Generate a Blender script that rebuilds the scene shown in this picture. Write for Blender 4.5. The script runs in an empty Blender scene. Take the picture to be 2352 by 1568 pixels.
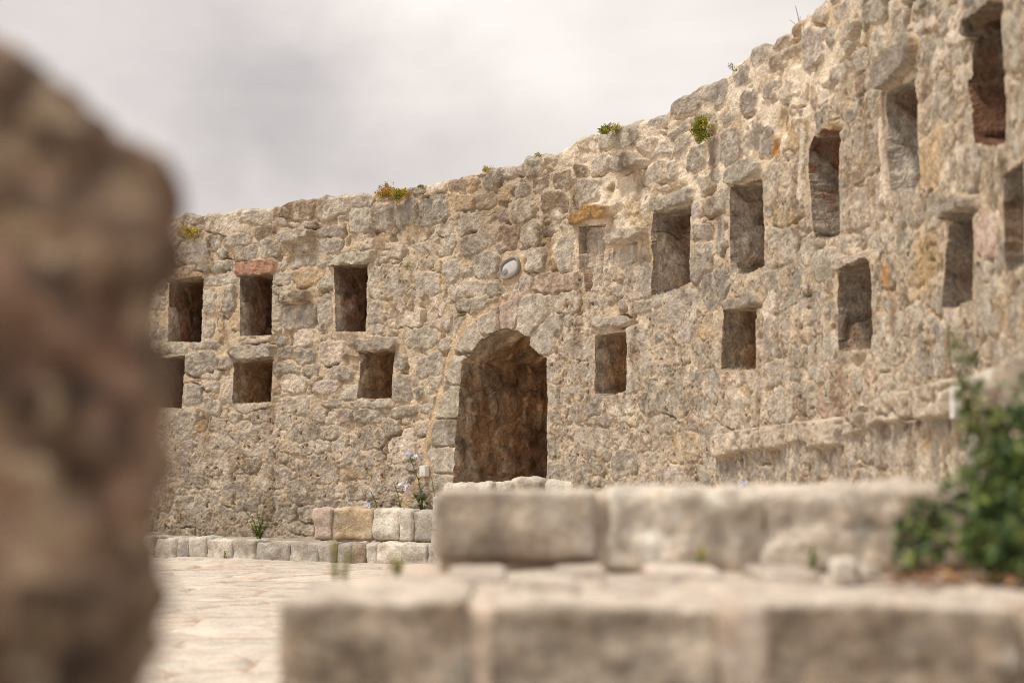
import bpy, math, random
import numpy as np
rs = np.random.RandomState(11)
random.seed(5)
SC = bpy.context.scene
COL = SC.collection
# ------------------------------------------------------------------ camera geometry (measured from the photo, 2352 px wide frame)
F = 3267.0; EYE = 0.72
TH = math.atan((1108-784)/F)
def ray(x, y):
    a = (x-1176)/F; b = (784-y)/F
    return np.array([a, math.cos(TH)-b*math.sin(TH), math.sin(TH)+b*math.cos(TH)])
def at(x, y, D):
    d = ray(x, y); k = D/d[1]
    return np.array([d[0]*k, D, EYE+d[2]*k])
# round bastion wall: circle seen from just outside it
CX, CY, R = -7.35, 6.62, 9.36
def p2w(x, y, off=0.0):
    d = ray(x, y); h = math.hypot(d[0], d[1]); u = d[:2]/h
    c = np.array([CX, CY]); b = u@c; r = R-off
    disc = max(b*b-(c@c-r*r), 0.0)
    t = b+math.sqrt(disc); p = u*t
    return -R*math.atan2(p[1]-CY, p[0]-CX), EYE+t*d[2]/h
def wpos(s, z, n):      # arrays -> xyz ; n = offset towards the inside of the circle
    a = -s/R; r = R-n
    return np.stack([CX+r*np.cos(a), CY+r*np.sin(a), z+0*s], -1)

# ------------------------------------------------------------------ noise
_g = rs.uniform(0, 2*np.pi, (256, 256)); GX, GY = np.cos(_g), np.sin(_g)
def gn(x, y, seed=0):
    x = np.asarray(x, float)+seed*17.37; y = np.asarray(y, float)+seed*9.71
    xi = np.floor(x).astype(int); yi = np.floor(y).astype(int)
    fx = x-xi; fy = y-yi
    u = fx*fx*fx*(fx*(fx*6-15)+10); v = fy*fy*fy*(fy*(fy*6-15)+10)
    def g(i, j, dx, dy):
        a = (xi+i) & 255; b = (yi+j) & 255
        return GX[a, b]*dx+GY[a, b]*dy
    n0 = g(0,0,fx,fy)*(1-u)+g(1,0,fx-1,fy)*u
    n1 = g(0,1,fx,fy-1)*(1-u)+g(1,1,fx-1,fy-1)*u
    return (n0*(1-v)+n1*v)*1.4
def fbm(x, y, o=4, seed=0, gain=.5):
    r = 0; a = 1; f = 1
    for k in range(o):
        r = r+a*gn(x*f, y*f, seed+k*3); a *= gain; f *= 2.03
    return r
def fbm3(p, f, o=4, seed=0):
    x, y, z = p[...,0]*f, p[...,1]*f, p[...,2]*f
    return (fbm(x, y+.37*z, o, seed)+fbm(y+40+.31*x, z, o, seed+5)+fbm(z+80, x+.41*y, o, seed+9))*.62
def sm(a, b, x):
    t = np.clip((x-a)/(b-a), 0, 1); return t*t*(3-2*t)
def inpoly(px, py, poly):
    r = np.zeros(np.shape(px), bool); n = len(poly)
    for i in range(n):
        x0, y0 = poly[i]; x1, y1 = poly[(i+1) % n]
        if y0 == y1: continue
        c = ((y0 > py) != (y1 > py)) & (px < (x1-x0)*(py-y0)/(y1-y0)+x0)
        r ^= c
    return r

# ------------------------------------------------------------------ objects
def tag(o, label=None, cat=None, group=None, kind=None):
    for k, v in (('label', label), ('category', cat), ('group', group), ('kind', kind)):
        if v: o[k] = v
    return o
def empty(name, loc=(0,0,0), **k):
    o = bpy.data.objects.new(name, None); COL.objects.link(o); o.location = loc; return tag(o, **k)
def mesh(name, V, Fq, m, parent=None, col=None, smooth=True, loc=None, **k):
    """V (n,3), Fq list of faces or int array (m,4)/(m,3); V is in world space"""
    V = np.asarray(V, float).copy()
    if loc is None: loc = np.zeros(3)
    if parent is not None: base = np.array(parent.location)+(np.array(parent.parent.location) if parent.parent else 0)
    else: base = np.array(loc, float)
    V -= base
    me = bpy.data.meshes.new(name)
    if isinstance(Fq, np.ndarray):
        nf, w = Fq.shape
        me.vertices.add(len(V)); me.vertices.foreach_set('co', V.ravel().astype(np.float32))
        me.loops.add(nf*w); me.loops.foreach_set('vertex_index', Fq.ravel().astype(np.int32))
        me.polygons.add(nf); me.polygons.foreach_set('loop_start', np.arange(0, nf*w, w, dtype=np.int32))
        me.polygons.foreach_set('loop_total', np.full(nf, w, np.int32))
        me.update(calc_edges=True)
    else:
        me.from_pydata([tuple(v) for v in V], [], Fq)
    if smooth: me.polygons.foreach_set('use_smooth', np.ones(len(me.polygons), bool))
    if col is not None:
        at_ = me.attributes.new('col', 'FLOAT_COLOR', 'POINT')
        c = np.ones((len(V), 4), np.float32); c[:, :3] = col
        at_.data.foreach_set('color', c.ravel())
    me.validate(); me.update()
    if m: me.materials.append(m)
    o = bpy.data.objects.new(name, me); COL.objects.link(o)
    if parent is not None: o.parent = parent
    else: o.location = base
    return tag(o, **k)
class MB:
    def __init__(s): s.V = []; s.F = []; s.C = []
    def add(s, V, Fs, c=(1,1,1)):
        b = len(s.V); s.V += [tuple(v) for v in V]; s.F += [tuple(b+i for i in f) for f in Fs]; s.C += [tuple(c)]*len(V)
    def tube(s, pts, r0, r1, c, n=6):
        pts = [np.array(p, float) for p in pts]; V = []; Fs = []
        for i, p in enumerate(pts):
            d = pts[min(i+1, len(pts)-1)]-pts[max(i-1, 0)]; d = d/(np.linalg.norm(d)+1e-9)
            u = np.cross(d, [0.3,1,.1]); u /= np.linalg.norm(u)+1e-9; w = np.cross(d, u)
            r = r0+(r1-r0)*i/(len(pts)-1)
            for k in range(n): V.append(p+r*(u*math.cos(2*math.pi*k/n)+w*math.sin(2*math.pi*k/n)))
        for i in range(len(pts)-1):
            for k in range(n):
                Fs.append((i*n+k, i*n+(k+1) % n, (i+1)*n+(k+1) % n, (i+1)*n+k))
        Fs.append(tuple(range(n))[::-1]); Fs.append(tuple((len(pts)-1)*n+k for k in range(n)))
        s.add(V, Fs, c)
    def leaf(s, p, d, up, L, W, c, bend=.25):
        p = np.array(p, float); d = np.array(d, float); d /= np.linalg.norm(d)+1e-9
        w = np.cross(d, up); w /= np.linalg.norm(w)+1e-9; n = np.cross(w, d)
        V = [p, p+d*L*.45+w*W*.5+n*L*bend*.3, p+d*L-n*L*bend*.3, p+d*L*.45-w*W*.5+n*L*bend*.3, p+d*L*.5]
        s.add(V, [(0,1,4), (1,2,4), (2,3,4), (3,0,4)], c)
    def build(s, name, m, parent=None, smooth=False, **k):
        return mesh(name, np.array(s.V), s.F, m, parent, col=np.array(s.C), smooth=smooth, **k)

# ------------------------------------------------------------------ materials
def mat(name): 
    m = bpy.data.materials.new(name); m.use_nodes = True; nt = m.node_tree
    b = nt.nodes['Principled BSDF']; b.inputs['Specular IOR Level'].default_value = .25
    return m, nt, b
def nd(nt, t, **k):
    n = nt.nodes.new(t)
    for a, v in k.items():
        if a.startswith('i_'): n.inputs[int(a[2:])].default_value = v
        else: setattr(n, a, v)
    return n
def noise(nt, vec, scale, detail=6, rough=.6, dist=0.0):
    n = nd(nt, 'ShaderNodeTexNoise'); n.inputs['Scale'].default_value = scale; n.inputs['Detail'].default_value = detail
    n.inputs['Roughness'].default_value = rough; n.inputs['Distortion'].default_value = dist
    nt.links.new(vec, n.inputs['Vector']); return n.outputs['Fac']
def rng(nt, v, a, b, c, d, smooth=False):
    n = nd(nt, 'ShaderNodeMapRange'); n.inputs[1].default_value = a; n.inputs[2].default_value = b
    n.inputs[3].default_value = c; n.inputs[4].default_value = d
    if smooth: n.interpolation_type = 'SMOOTHSTEP'
    nt.links.new(v, n.inputs[0]); return n.outputs[0]
def mul(nt, a, b, op='MULTIPLY'):
    n = nd(nt, 'ShaderNodeMath', operation=op)
    for i, v in enumerate((a, b)):
        if hasattr(v, 'links'): nt.links.new(v, n.inputs[i])
        else: n.inputs[i].default_value = v
    return n.outputs[0]
def mixc(nt, f, a, b, bt='MIX'):
    n = nd(nt, 'ShaderNodeMix', data_type='RGBA', blend_type=bt)
    for i, v in ((0, f), (6, a), (7, b)):
        if hasattr(v, 'links'): nt.links.new(v, n.inputs[i])
        elif i == 0: n.inputs[0].default_value = v
        else: n.inputs[i].default_value = (*v, 1)
    return n.outputs[2]
def stone_mat(name, sc=1.0, bump=.7, fleck=.35, vary=1.0):
    m, nt, b = mat(name)
    L = nt.links.new
    tc = nd(nt, 'ShaderNodeTexCoord').outputs['Object']
    at_ = nd(nt, 'ShaderNodeAttribute', attribute_name='col').outputs['Color']
    n1 = noise(nt, tc, 9*sc, 8, .62, .3); n2 = noise(nt, tc, 55*sc, 6, .7); n3 = noise(nt, tc, 24*sc, 7, .7, .6)
    f1 = rng(nt, n1, .3, .7, 1-.28*vary, 1+.24*vary); f2 = rng(nt, n2, .3, .7, 1-.30*vary, 1+.26*vary)
    v = mul(nt, f1, f2)
    cm = nd(nt, 'ShaderNodeVectorMath', operation='SCALE'); L(at_, cm.inputs[0]); L(v, cm.inputs['Scale'])
    c = cm.outputs[0]
    warm = rng(nt, noise(nt, tc, 14*sc, 7, .7, .4), .52, .68, 0, .5)
    c = mixc(nt, warm, c, mixc(nt, 1.0, c, (1.16, .96, .74), 'MULTIPLY'))
    wf = rng(nt, n3, .6, .68, 0, fleck)
    c = mixc(nt, wf, c, (.62, .56, .49))
    df = rng(nt, noise(nt, tc, 40*sc, 8, .75, 1.0), .34, .25, 0, .6)
    c = mixc(nt, df, c, mixc(nt, 1.0, c, (.42, .36, .31), 'MULTIPLY'))
    L(c, b.inputs['Base Color']); b.inputs['Roughness'].default_value = .92; b.inputs['Specular IOR Level'].default_value = .15
    h = mul(nt, mul(nt, n3, .6), mul(nt, n2, .35), 'ADD')
    h = mul(nt, h, mul(nt, noise(nt, tc, 130*sc, 4, .7), .2), 'ADD')
    vo = nd(nt, 'ShaderNodeTexVoronoi', feature='F1'); vo.inputs['Scale'].default_value = 26*sc; vo.inputs['Detail'].default_value = 2.0
    vm = nd(nt, 'ShaderNodeVectorMath', operation='ADD'); nz = nd(nt, 'ShaderNodeTexNoise'); nz.inputs['Scale'].default_value = 12*sc; L(tc, nz.inputs['Vector'])
    vs = nd(nt, 'ShaderNodeVectorMath', operation='SCALE'); L(nz.outputs['Color'], vs.inputs[0]); vs.inputs['Scale'].default_value = .12/sc
    L(tc, vm.inputs[0]); L(vs.outputs[0], vm.inputs[1]); L(vm.outputs[0], vo.inputs['Vector'])
    h = mul(nt, h, mul(nt, vo.outputs['Distance'], .45), 'ADD')
    bp = nd(nt, 'ShaderNodeBump'); bp.inputs['Strength'].default_value = bump; bp.inputs['Distance'].default_value = .03/sc
    L(h, bp.inputs['Height']); L(bp.outputs[0], b.inputs['Normal'])
    return m
M_WALL = stone_mat('rubble_masonry')
M_NICHE = stone_mat('recess_stone', 1.0, .9, .12, 1.25)
M_BLOCK = stone_mat('step_stone', 1.3, .6, .25)
M_DARK = stone_mat('dark_pillar_stone', .5, .5, .1, 1.3)
def plain(name, c=None, rough=.6, spec=.3, sss=False):
    m, nt, b = mat(name)
    if c is None:
        a = nd(nt, 'ShaderNodeAttribute', attribute_name='col').outputs['Color']
        tc = nd(nt, 'ShaderNodeTexCoord').outputs['Object']
        v = rng(nt, noise(nt, tc, 30, 3), .3, .7, .8, 1.2)
        s = nd(nt, 'ShaderNodeVectorMath', operation='SCALE'); nt.links.new(a, s.inputs[0]); nt.links.new(v, s.inputs['Scale'])
        nt.links.new(s.outputs[0], b.inputs['Base Color'])
    else:
        tc = nd(nt, 'ShaderNodeTexCoord').outputs['Object']
        v = rng(nt, noise(nt, tc, 45, 4), .3, .7, .9, 1.06)
        s = nd(nt, 'ShaderNodeVectorMath', operation='SCALE'); s.inputs[0].default_value = c; nt.links.new(v, s.inputs['Scale'])
        nt.links.new(s.outputs[0], b.inputs['Base Color'])
    b.inputs['Roughness'].default_value = rough; b.inputs['Specular IOR Level'].default_value = spec
    return m
M_LEAF = plain('leaf'); M_PETAL = plain('petal', None, .8, .1); M_STEM = plain('stem')
M_WHITE = plain('white_plastic', (.78, .77, .74), .45, .4); M_FRAME = plain('grey_metal_frame', (.24, .225, .20), .5, .4)
M_GLASS = plain('frosted_glass', (.50, .50, .49), .12, .6); M_SOIL = plain('soil', (.16, .10, .065), .95, .1)

# ------------------------------------------------------------------ wall data read off the photograph
CR = {'A': (600,900), 'B': (1400,600), 'C': (2200,200), 'E': (2896,0), 'D': (2896,600), 'G': (2896,1300), 'K': (1700,1000), 'L': (580,1600)}
def cv(c, x, y):
    if c is None: return x, y
    X0, Y0 = CR[c]; return (X0+x*.5102)*.57422, (Y0+y*.5102)*.57422
def cp(c, pts): return [cv(c, *q) for q in pts]
PAL = {'g': (.43,.402,.362), 'w': (.62,.57,.50), 'o': (.50,.395,.265), 'p': (.47,.365,.305), 'b': (.31,.25,.19), 'r': (.44,.27,.21), 'd': (.32,.302,.278),
       'l': (.545,.50,.44), 'O': (.42,.27,.13), 'P': (.53,.44,.40)}
ST = []   # crop, x, y, w, h, colour, kind, protrusion
def S(c, txt):
    for r in txt.split(';'):
        q = r.split()
        if len(q) < 4: continue
        ST.append((c, float(q[0]), float(q[1]), float(q[2]), float(q[3]), q[4] if len(q) > 4 else 'g', q[5] if len(q) > 5 else '', float(q[6]) if len(q) > 6 else None))
S('A', '330 205 230 170;505 130 90 110;690 125 190 110;745 215 170 110;935 170 160 150;905 55 170 110 b;1165 85 240 85 l corbel .10;1200 175 220 60;1415 60 200 100;1400 150 190 130;1655 130 190 130 l;1825 130 130 120;2040 85 230 100;2270 40 180 80;2090 205 150 90;2280 165 150 110;560 320 180 90;285 400 290 62 o lintel .035;830 335 300 115 r lintel .03;1150 285 300 90;1060 300 120 90;1345 305 80 80;1575 270 350 84 g lintel .05;560 430 280 80;1040 420 150 100;1260 400 250 120 o;1380 450 130 110;470 620 90 170;450 820 80 130;560 740 60 200 o;620 600 90 240;660 740 60 160 o;1000 510 80 90;995 650 90 220;995 790 80 100;1150 570 220 110 b corbel .09;1170 710 250 170;1370 680 110 280;1850 440 260 220;1760 680 110 180;2000 690 250 150 w;2270 680 150 220 w;2180 460 200 180;200 960 200 80;430 940 250 60;820 905 250 50 l;810 1000 350 110 g lintel .06;400 1090 260 170 d;600 1080 130 100;1040 1000 140 110;1210 1030 170 130;1420 1000 200 170 w;1780 940 290 105 g lintel .06;1960 1070 90 130;2190 1100 180 180;330 1330 130 150;640 1300 60 180;480 1170 150 70;1080 1120 230 110;1250 1130 150 90;1490 1160 180 100;1370 1270 200 100;1970 1280 150 180;1130 1230 200 150 w;2290 1270 180 180;1430 1400 170 60;1740 1400 300 70;1720 1500 220 120;1990 1460 200 100;1530 1500 130 120;780 1425 330 60 l')
S('B', '90 410 180 90;260 370 150 60;75 550 150 170;260 530 190 190 d;440 490 180 200 d;645 480 220 190 d;550 315 130 60 d;680 310 190 80 w;845 280 150 90 b;955 265 70 120 o;1115 225 150 120;1285 150 170 140;1440 130 130 130;1655 70 260 150 l;1850 30 120 120;85 715 170 120;260 710 130 110;480 670 250 100;710 630 200 110;740 745 180 140;535 780 170 110;1060 390 180 110 b;1215 350 140 120 o;900 410 140 130 o;1330 310 130 110;1500 260 170 120 b;1680 240 150 160 b;1810 150 130 100 b;1345 470 150 190 l;1855 330 190 210;1600 400 200 150 b;1410 660 140 190;1220 700 160 170 p;980 720 200 170;940 590 180 150;1050 900 190 180;1460 850 160 180;1690 800 120 280;1590 800 50 280 o;920 1100 280 140 l;900 1200 130 130;1140 1090 130 120;1370 1050 100 130 l;1290 1050 120 90;1620 1040 390 150 p;1700 1190 230 150 l;1845 1310 160 80 w;2075 300 160 170;2180 430 170 120;2200 105 225 125 g corbel .10;1960 120 170 160;1890 505 310 110 O lintel .07;2200 680 290 90 g corbel .11;2170 560 350 90;1920 850 130 200 w;1950 690 120 130 P;440 1290 280 160 w;705 1310 170 200 w;560 1470 230 150;790 960 130 170')
S('B', '1080 1300 200 240 l arch;1255 1275 150 250 P arch;1425 1290 230 240 l arch;930 1440 190 210 l arch;1540 1440 190 250 l arch')
S('K', '235 960 140 210 l arch;170 1200 230 230 l arch;165 1420 200 190 l arch;150 1640 190 210 l arch;130 1810 200 110 l arch;1000 930 100 200;1010 1130 110 160;1010 1330 110 200;1000 1540 100 200;1000 1750 100 200;1030 690 60 200;1450 570 270 75 g lintel .04;1330 1210 190 150 d;1540 1220 190 150 w;1700 890 160 180;1830 400 100 150;1700 430 120 110;1620 1010 120 200')
S('C', '110 830 230 130;300 760 130 160 w;440 700 120 140;610 670 190 170;840 550 160 110;1070 420 250 200;1310 330 190 220;1500 200 140 150 d;760 760 190 130;870 790 150 140;1000 640 180 100;1190 530 190 140;1420 540 160 120;1565 400 130 200;1880 230 180 280 l;1730 330 110 180;1700 620 230 380;1410 750 150 300;1540 740 70 220;1270 800 100 260;1140 850 150 190;1035 740 140 150;1180 650 110 120;960 940 120 160;810 980 180 180 l;510 1090 180 160;620 1215 190 150;960 1060 300 90 o;970 1180 340 100 g lintel .05;1250 1030 220 140;1525 955 270 150 g lintel .05;1310 1200 200 160;1150 1250 80 160;1190 1430 150 140;1340 1450 80 300;640 1330 330 90;2040 360 90 260 w;2130 310 120 220;2260 200 150 200;2250 430 80 130;1830 60 250 120')
S('E', '760 110 140 150;930 90 150 130;970 230 140 170 l;690 360 170 330;840 300 80 180;520 560 160 280;350 950 210 280;1180 90 200 200;1390 200 140 180;1200 370 130 200 w;1060 480 100 180;1370 500 290 230 g lintel .06;770 680 120 190;890 660 80 140;660 740 70 220 w;1010 880 140 140;1740 160 140 200;1850 430 120 160;790 1050 230 80 o lintel .03;2060 60 300 190 g lintel .05')
S('D', '1010 880 270 110 g lintel .05;1840 460 260 110 g lintel .05;130 1200 270 100 g lintel .03;980 1620 220 110 l;1830 1330 270 180 w;1560 850 260 330 o;1260 980 180 260;2060 650 180 320 P')
S('G', '120 420 230 110 l;1020 250 190 80 l')
NI = {   # openings
 'n1': (cp('A', [(150,440),(418,408),(398,920),(135,915)]), .75, 'dark'),
 'n2': (cp('A', [(705,400),(958,385),(950,868),(700,875)]), .75, 'dark'),
 'n3': (cp('A', [(1440,320),(1700,305),(1690,840),(1450,835)]), .75, 'dark'),
 'n4': (cp('A', [(20,1050),(275,1020),(245,1445),(0,1420)]), .75, 'dark'),
 'n5': (cp('A', [(655,1070),(965,1035),(945,1388),(645,1400)]), .6, 'rust'),
 'n6': (cp('A', [(1650,990),(1920,985),(1900,1170),(1895,1362),(1620,1360)]), .6, 'rust'),
 'n7': (cp('K', [(1330,672),(1575,640),(1580,760),(1575,1105),(1455,1145),(1330,1135)]), .42, 'rust'),
 'n9': ([(1500,492),(1586,472),(1583,650),(1545,668),(1495,680)], .6, 'grey'),
 'n10': ([(1677,430),(1752,412),(1756,610),(1725,628),(1676,635)], .6, 'grey'),
 'n11': ([(1866,316),(1895,296),(1926,303),(1929,540),(1895,552),(1868,548),(1856,400),(1858,345)], .5, 'red'),
 'n12': (cp('E', [(1265,730),(1500,625),(1510,860),(1520,1200),(1545,1400),(1480,1520),(1300,1500),(1275,1100)]), .45, 'pale'),
 'n13': (cp('E', [(1950,180),(2165,10),(2200,600),(2215,1115),(2110,1150),(1960,1130),(1905,640),(1945,600)]), .6, 'brick'),
 'n14': (cp('D', [(1740,530),(1945,440),(1955,800),(1945,1190),(1780,1250),(1700,1240),(1725,950)]), .55, 'grey'),
 'n15': (cp('D', [(890,970),(1140,850),(1155,1200),(1165,1440),(1130,1565),(900,1580),(885,1200)]), .5, 'grey'),
 'n16': ([(1660,712),(1735,706),(1735,848),(1700,852),(1657,850)], .5, 'rust'),
 'n17': (cp('D', [(2190,210),(2352,70),(2352,900),(2205,1000)]), .6, 'grey'),
 'n8': (cp('B', [(1782,600),(2003,588),(1998,700),(1985,960),(1965,1110),(1845,1120),(1830,970),(1795,950)]), .075, 'blocked'),
 'door': (cp('K', [(235,1850),(245,1450),(285,1080),(300,870),(362,815),(440,710),(520,650),(640,615),(740,635),(825,690),(842,745),(905,812),(955,850),(955,1000),(958,1500),(950,1850)]), 1.25, 'door'),
}
NPOLY = {}
for k, (poly, dep, pal) in NI.items(): NPOLY[k] = [p2w(*q) for q in poly]
SIL = [(330,503),(400,502),(425,498),(450,500),(500,497),(520,492),(560,490),(640,484),(660,474),(735,459),(800,456),(860,449),(890,440),(960,436),(1010,426),(1050,420),(1075,408),(1100,400),(1150,394),(1190,388),(1215,372),(1260,366),(1300,345),(1330,330),(1362,314),(1372,318),(1400,302),(1440,297),(1490,285),(1530,268),(1545,245),(1600,212),(1625,210),(1680,180),(1690,160),(1730,122),(1775,112),(1800,90),(1830,70),(1850,50),(1905,4)]
_sz = np.array([p2w(*q) for q in SIL])
# ------------------------------------------------------------------ grid
s_end = p2w(2352, 700)[0]
sA = p2w(330, 700)[0]
DS = .0072
sg = np.concatenate([np.linspace(-17.2, sA, 180)[:-1], np.arange(sA, s_end+.35, DS), np.linspace(s_end+.36, s_end+1.7, 60)])
NS = len(sg)
ztop = np.interp(sg, _sz[:,0], _sz[:,1], left=_sz[0,1], right=3.5)
ztop = np.where(sg > _sz[-1,0], 3.5+(_sz[-1,1]-3.5)*np.exp(-(sg-_sz[-1,0])/.5), ztop)
ztop = ztop+.018*fbm(sg*4, sg*0, 3, 4)+.012*np.abs(gn(sg*3.1, sg*0+3, 8))
NR = 490
tt = np.linspace(0, 1, NR)
Z = tt[None,:]*ztop[:,None]; Sg = np.repeat(sg[:,None], NR, 1)
# warped coordinates for irregular outlines
SW = Sg+.026*fbm(Sg*4.2, Z*4.2, 3, 1)+.008*gn(Sg*26, Z*26, 2)
ZW = Z+.026*fbm(Sg*4.2+50, Z*4.2, 3, 3)+.008*gn(Sg*26+9, Z*26, 6)

stones = []   # s,z,a,b,rot,p,prot,tx,tz,col,kind
def colvar(c):
    c = np.array(PAL[c])*rs.uniform(.76, 1.17); c = c*(1+rs.normal(0, .012, 3)); return c
OPEN = list(NPOLY.values())
for (c, x, y, w, h, col, kind, prot) in ST:
    X, Y = cv(c, x, y); k = .5102*.57422/2
    s0, z0 = p2w(X, Y); s1 = p2w(X-w*k, Y)[0]; s2 = p2w(X+w*k, Y)[0]
    z1 = p2w(X, Y+h*k)[1]; z2 = p2w(X, Y-h*k)[1]
    a = min(abs(s2-s1)/2, .34); b = abs(z2-z1)/2
    if any(inpoly(np.array([s0]), np.array([z0]), q)[0] for q in OPEN) and kind == '': continue
    pr = rs.uniform(.004, .017) if prot is None else prot
    if kind == 'arch': pr = .02
    if kind == 'arch': a *= 1.13; b *= 1.13
    if kind == 'arch' and col == 'l': col = 'g'
    stones.append([s0, z0, a*1.17, b*1.2, rs.normal(0, .06) if not kind else 0, rs.uniform(3.2, 6) if not kind else 5.0, pr, rs.normal(0, .06), rs.normal(0, .05), colvar(col), kind])
n_hand = len(stones)
# occupancy for the fill
ox0, oz0, oc = sg[0], 0.0, .02
OX = int((sg[-1]-sg[0])/oc)+2; OZ = int(3.8/oc)
occ = np.zeros((OX, OZ), bool)
gx, gz = np.meshgrid(ox0+oc*np.arange(OX), oz0+oc*np.arange(OZ), indexing='ij')
for q in OPEN: occ |= inpoly(gx, gz, q)
def owin(st, f=1.0):
    s0, z0, a, b, rot, p = st[:6]; r = max(a, b)*1.2
    i0 = max(int((s0-r-ox0)/oc), 0); i1 = min(int((s0+r-ox0)/oc)+1, OX); j0 = max(int((z0-r)/oc), 0); j1 = min(int((z0+r)/oc)+1, OZ)
    dx = gx[i0:i1, j0:j1]-s0; dz = gz[i0:i1, j0:j1]-z0; cr, sr = math.cos(rot), math.sin(rot)
    u = (dx*cr+dz*sr)/(a*f); v = (-dx*sr+dz*cr)/(b*f)
    return (slice(i0, i1), slice(j0, j1)), (np.abs(u)**p+np.abs(v)**p) < 1
for st in stones:
    w, m = owin(st); occ[w] |= m
for amin, amax, tries, tol in ((.17,.27,3500,.06), (.12,.19,8000,.09), (.07,.12,10000,.12), (.04,.07,7000,.08)):
    for _ in range(tries):
        a = rs.uniform(amin, amax); b = a*rs.uniform(.45, .8)
        st = [rs.uniform(sg[0], sg[-1]), rs.uniform(0, 3.6), a, b, rs.normal(0, .08), rs.uniform(2.8, 5.5), rs.uniform(.003, .014), rs.normal(0, .06), rs.normal(0, .05), None, '']
        w, m = owin(st)
        n = m.sum()
        if n == 0 or (occ[w] & m).sum() > tol*n: continue
        occ[w] |= m; st[2] *= 1.22; st[3] *= 1.24
        st[9] = colvar(rs.choice(list('ggggggllwdpob'), p=[.12]*6+[.06,.06,.05,.05,.02,.03,.01]))
        stones.append(st)
# ---- evaluate
d1 = np.full((NS, NR), 9.0, np.float32); d2 = d1.copy(); sid = np.full((NS, NR), -1, np.int32)
dz_ = ztop.max()/(NR-1)
for i, st in enumerate(stones):
    s0, z0, a, b, rot, p = st[:6]; r = max(a, b)*1.35+.03
    i0 = np.searchsorted(sg, s0-r); i1 = np.searchsorted(sg, s0+r)
    if i1-i0 < 2: continue
    zt = ztop[i0:i1]; j0 = max(int((z0-r)/zt.max()*(NR-1)), 0); j1 = min(int((z0+r)/zt.min()*(NR-1))+2, NR)
    if j1-j0 < 2: continue
    dx = SW[i0:i1, j0:j1]-s0; dz = ZW[i0:i1, j0:j1]-z0; cr, sr = math.cos(rot), math.sin(rot)
    u = dx*cr+dz*sr; v = -dx*sr+dz*cr
    d = ((np.abs(u/a)**p+np.abs(v/b)**p)**(1/p)-1)*min(a, b)
    if not st[10]:
        K = rs.randint(5, 8); an = (np.arange(K)+rs.uniform(-.3, .3, K))*2*math.pi/K+rs.uniform(0, 6)
        for t_ in an:
            ct, s_t = math.cos(t_), math.sin(t_); pq = 1/(1-1/max(p, 1.5))
            sup = (abs(a*ct)**pq+abs(b*s_t)**pq)**(1/pq)
            d = np.maximum(d, u*ct+v*s_t-sup*rs.uniform(.82, 1.0))
    D1 = d1[i0:i1, j0:j1]; D2 = d2[i0:i1, j0:j1]; SI = sid[i0:i1, j0:j1]
    less = d < D1
    D2[:] = np.where(less, D1, np.minimum(D2, d)); SI[:] = np.where(less, i, SI); D1[:] = np.where(less, d, D1)
edge = np.minimum(-d1, (d2-d1)/2)
A_ = lambda k: np.array([st[k] for st in stones])
sx, sz_, prot, tx, tz = A_(0)[sid], A_(1)[sid], A_(6)[sid], A_(7)[sid], A_(8)[sid]
scol = np.array([st[9] for st in stones])[sid]
kinds = np.array([{'': 0, 'lintel': 1, 'corbel': 2, 'arch': 3}[st[10]] for st in stones])[sid]
special = (kinds > 0)
# ---- zones (soft masks from picture regions)
def zone(poly, soft=.12, nz=.10, off=0):
    pw = np.array([p2w(*q) for q in poly])
    px = SW+nz*fbm(Sg*2.2, Z*2.2, 4, 21+off); py = ZW+nz*fbm(Sg*2.2+30, Z*2.2, 4, 23+off)
    m = inpoly(px, py, pw).astype(np.float32)
    # blur along both axes
    for ax, step in ((0, DS), (1, dz_)):
        n = max(int(soft/step), 1)
        c = np.cumsum(np.concatenate([np.repeat(m.take([0], ax), n, ax), m, np.repeat(m.take([-1], ax), n, ax)], ax), ax)
        L = m.shape[ax]
        m = (c.take(range(2*n-1, 2*n-1+L), ax)-c.take(range(0, L), ax))/(2*n-1)
    return np.clip(m, 0, 1)
ROUGH = zone([(1270,700),(1330,560),(1490,700),(1590,690),(1650,640),(1750,400),(1820,330),(1960,180),(2100,60),(2500,-200),(2500,1300),(1255,1300)], .1)
ROUGH2 = zone([(300,960),(560,950),(700,940),(900,1000),(930,1120),(900,1300),(300,1320)], .12, .14, 5)
ROUGH3 = zone([(842,640),(900,590),(1040,590),(1040,700),(960,690),(900,760),(850,740)], .06, .05, 9)
BROWN = zone([(1035,470),(1090,420),(1330,350),(1345,480),(1310,560),(1250,580),(1190,540),(1120,560),(1050,600)], .08, .12, 13)
CREAM = zone([(1230,380),(1560,230),(1800,60),(1990,-60),(1900,260),(1780,380),(1640,480),(1500,470),(1420,640),(1330,640),(1240,500)], .12, .1, 17)
LED_OFF = .20
lp = [p2w(*q, LED_OFF) for q in cp('G', [(-90,860),(0,850),(230,800),(540,760),(740,740),(960,705),(985,705),(1130,620),(1320,530),(1650,460),(1830,410),(2300,330)])]
lps = np.array(lp); lz = np.interp(sg, lps[:,0], lps[:,1]); ls0 = lps[0,0]
lzw = lz[:,None]+.015*fbm(Sg*5, Z*0, 2, 31)
LED = sm(-.012, .012, (lzw-Z))*sm(-.02, .03, SW-ls0)
jt = np.cumsum(np.concatenate([[ls0-.3], np.random.RandomState(3).uniform(.22, .5, 40)])); jd = np.min(np.abs(SW[...,None]-jt[jt < s_end+2]), -1)
jk = np.searchsorted(jt, SW); jr = np.random.RandomState(4).uniform(-1, 1, 60)[np.clip(jk, 0, 59)]
COP = LED*sm(.0, .02, Z-(lzw-.145-.02*jr))*sm(.004, .022, jd+.006*gn(Sg*15, Z*15, 35))
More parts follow.
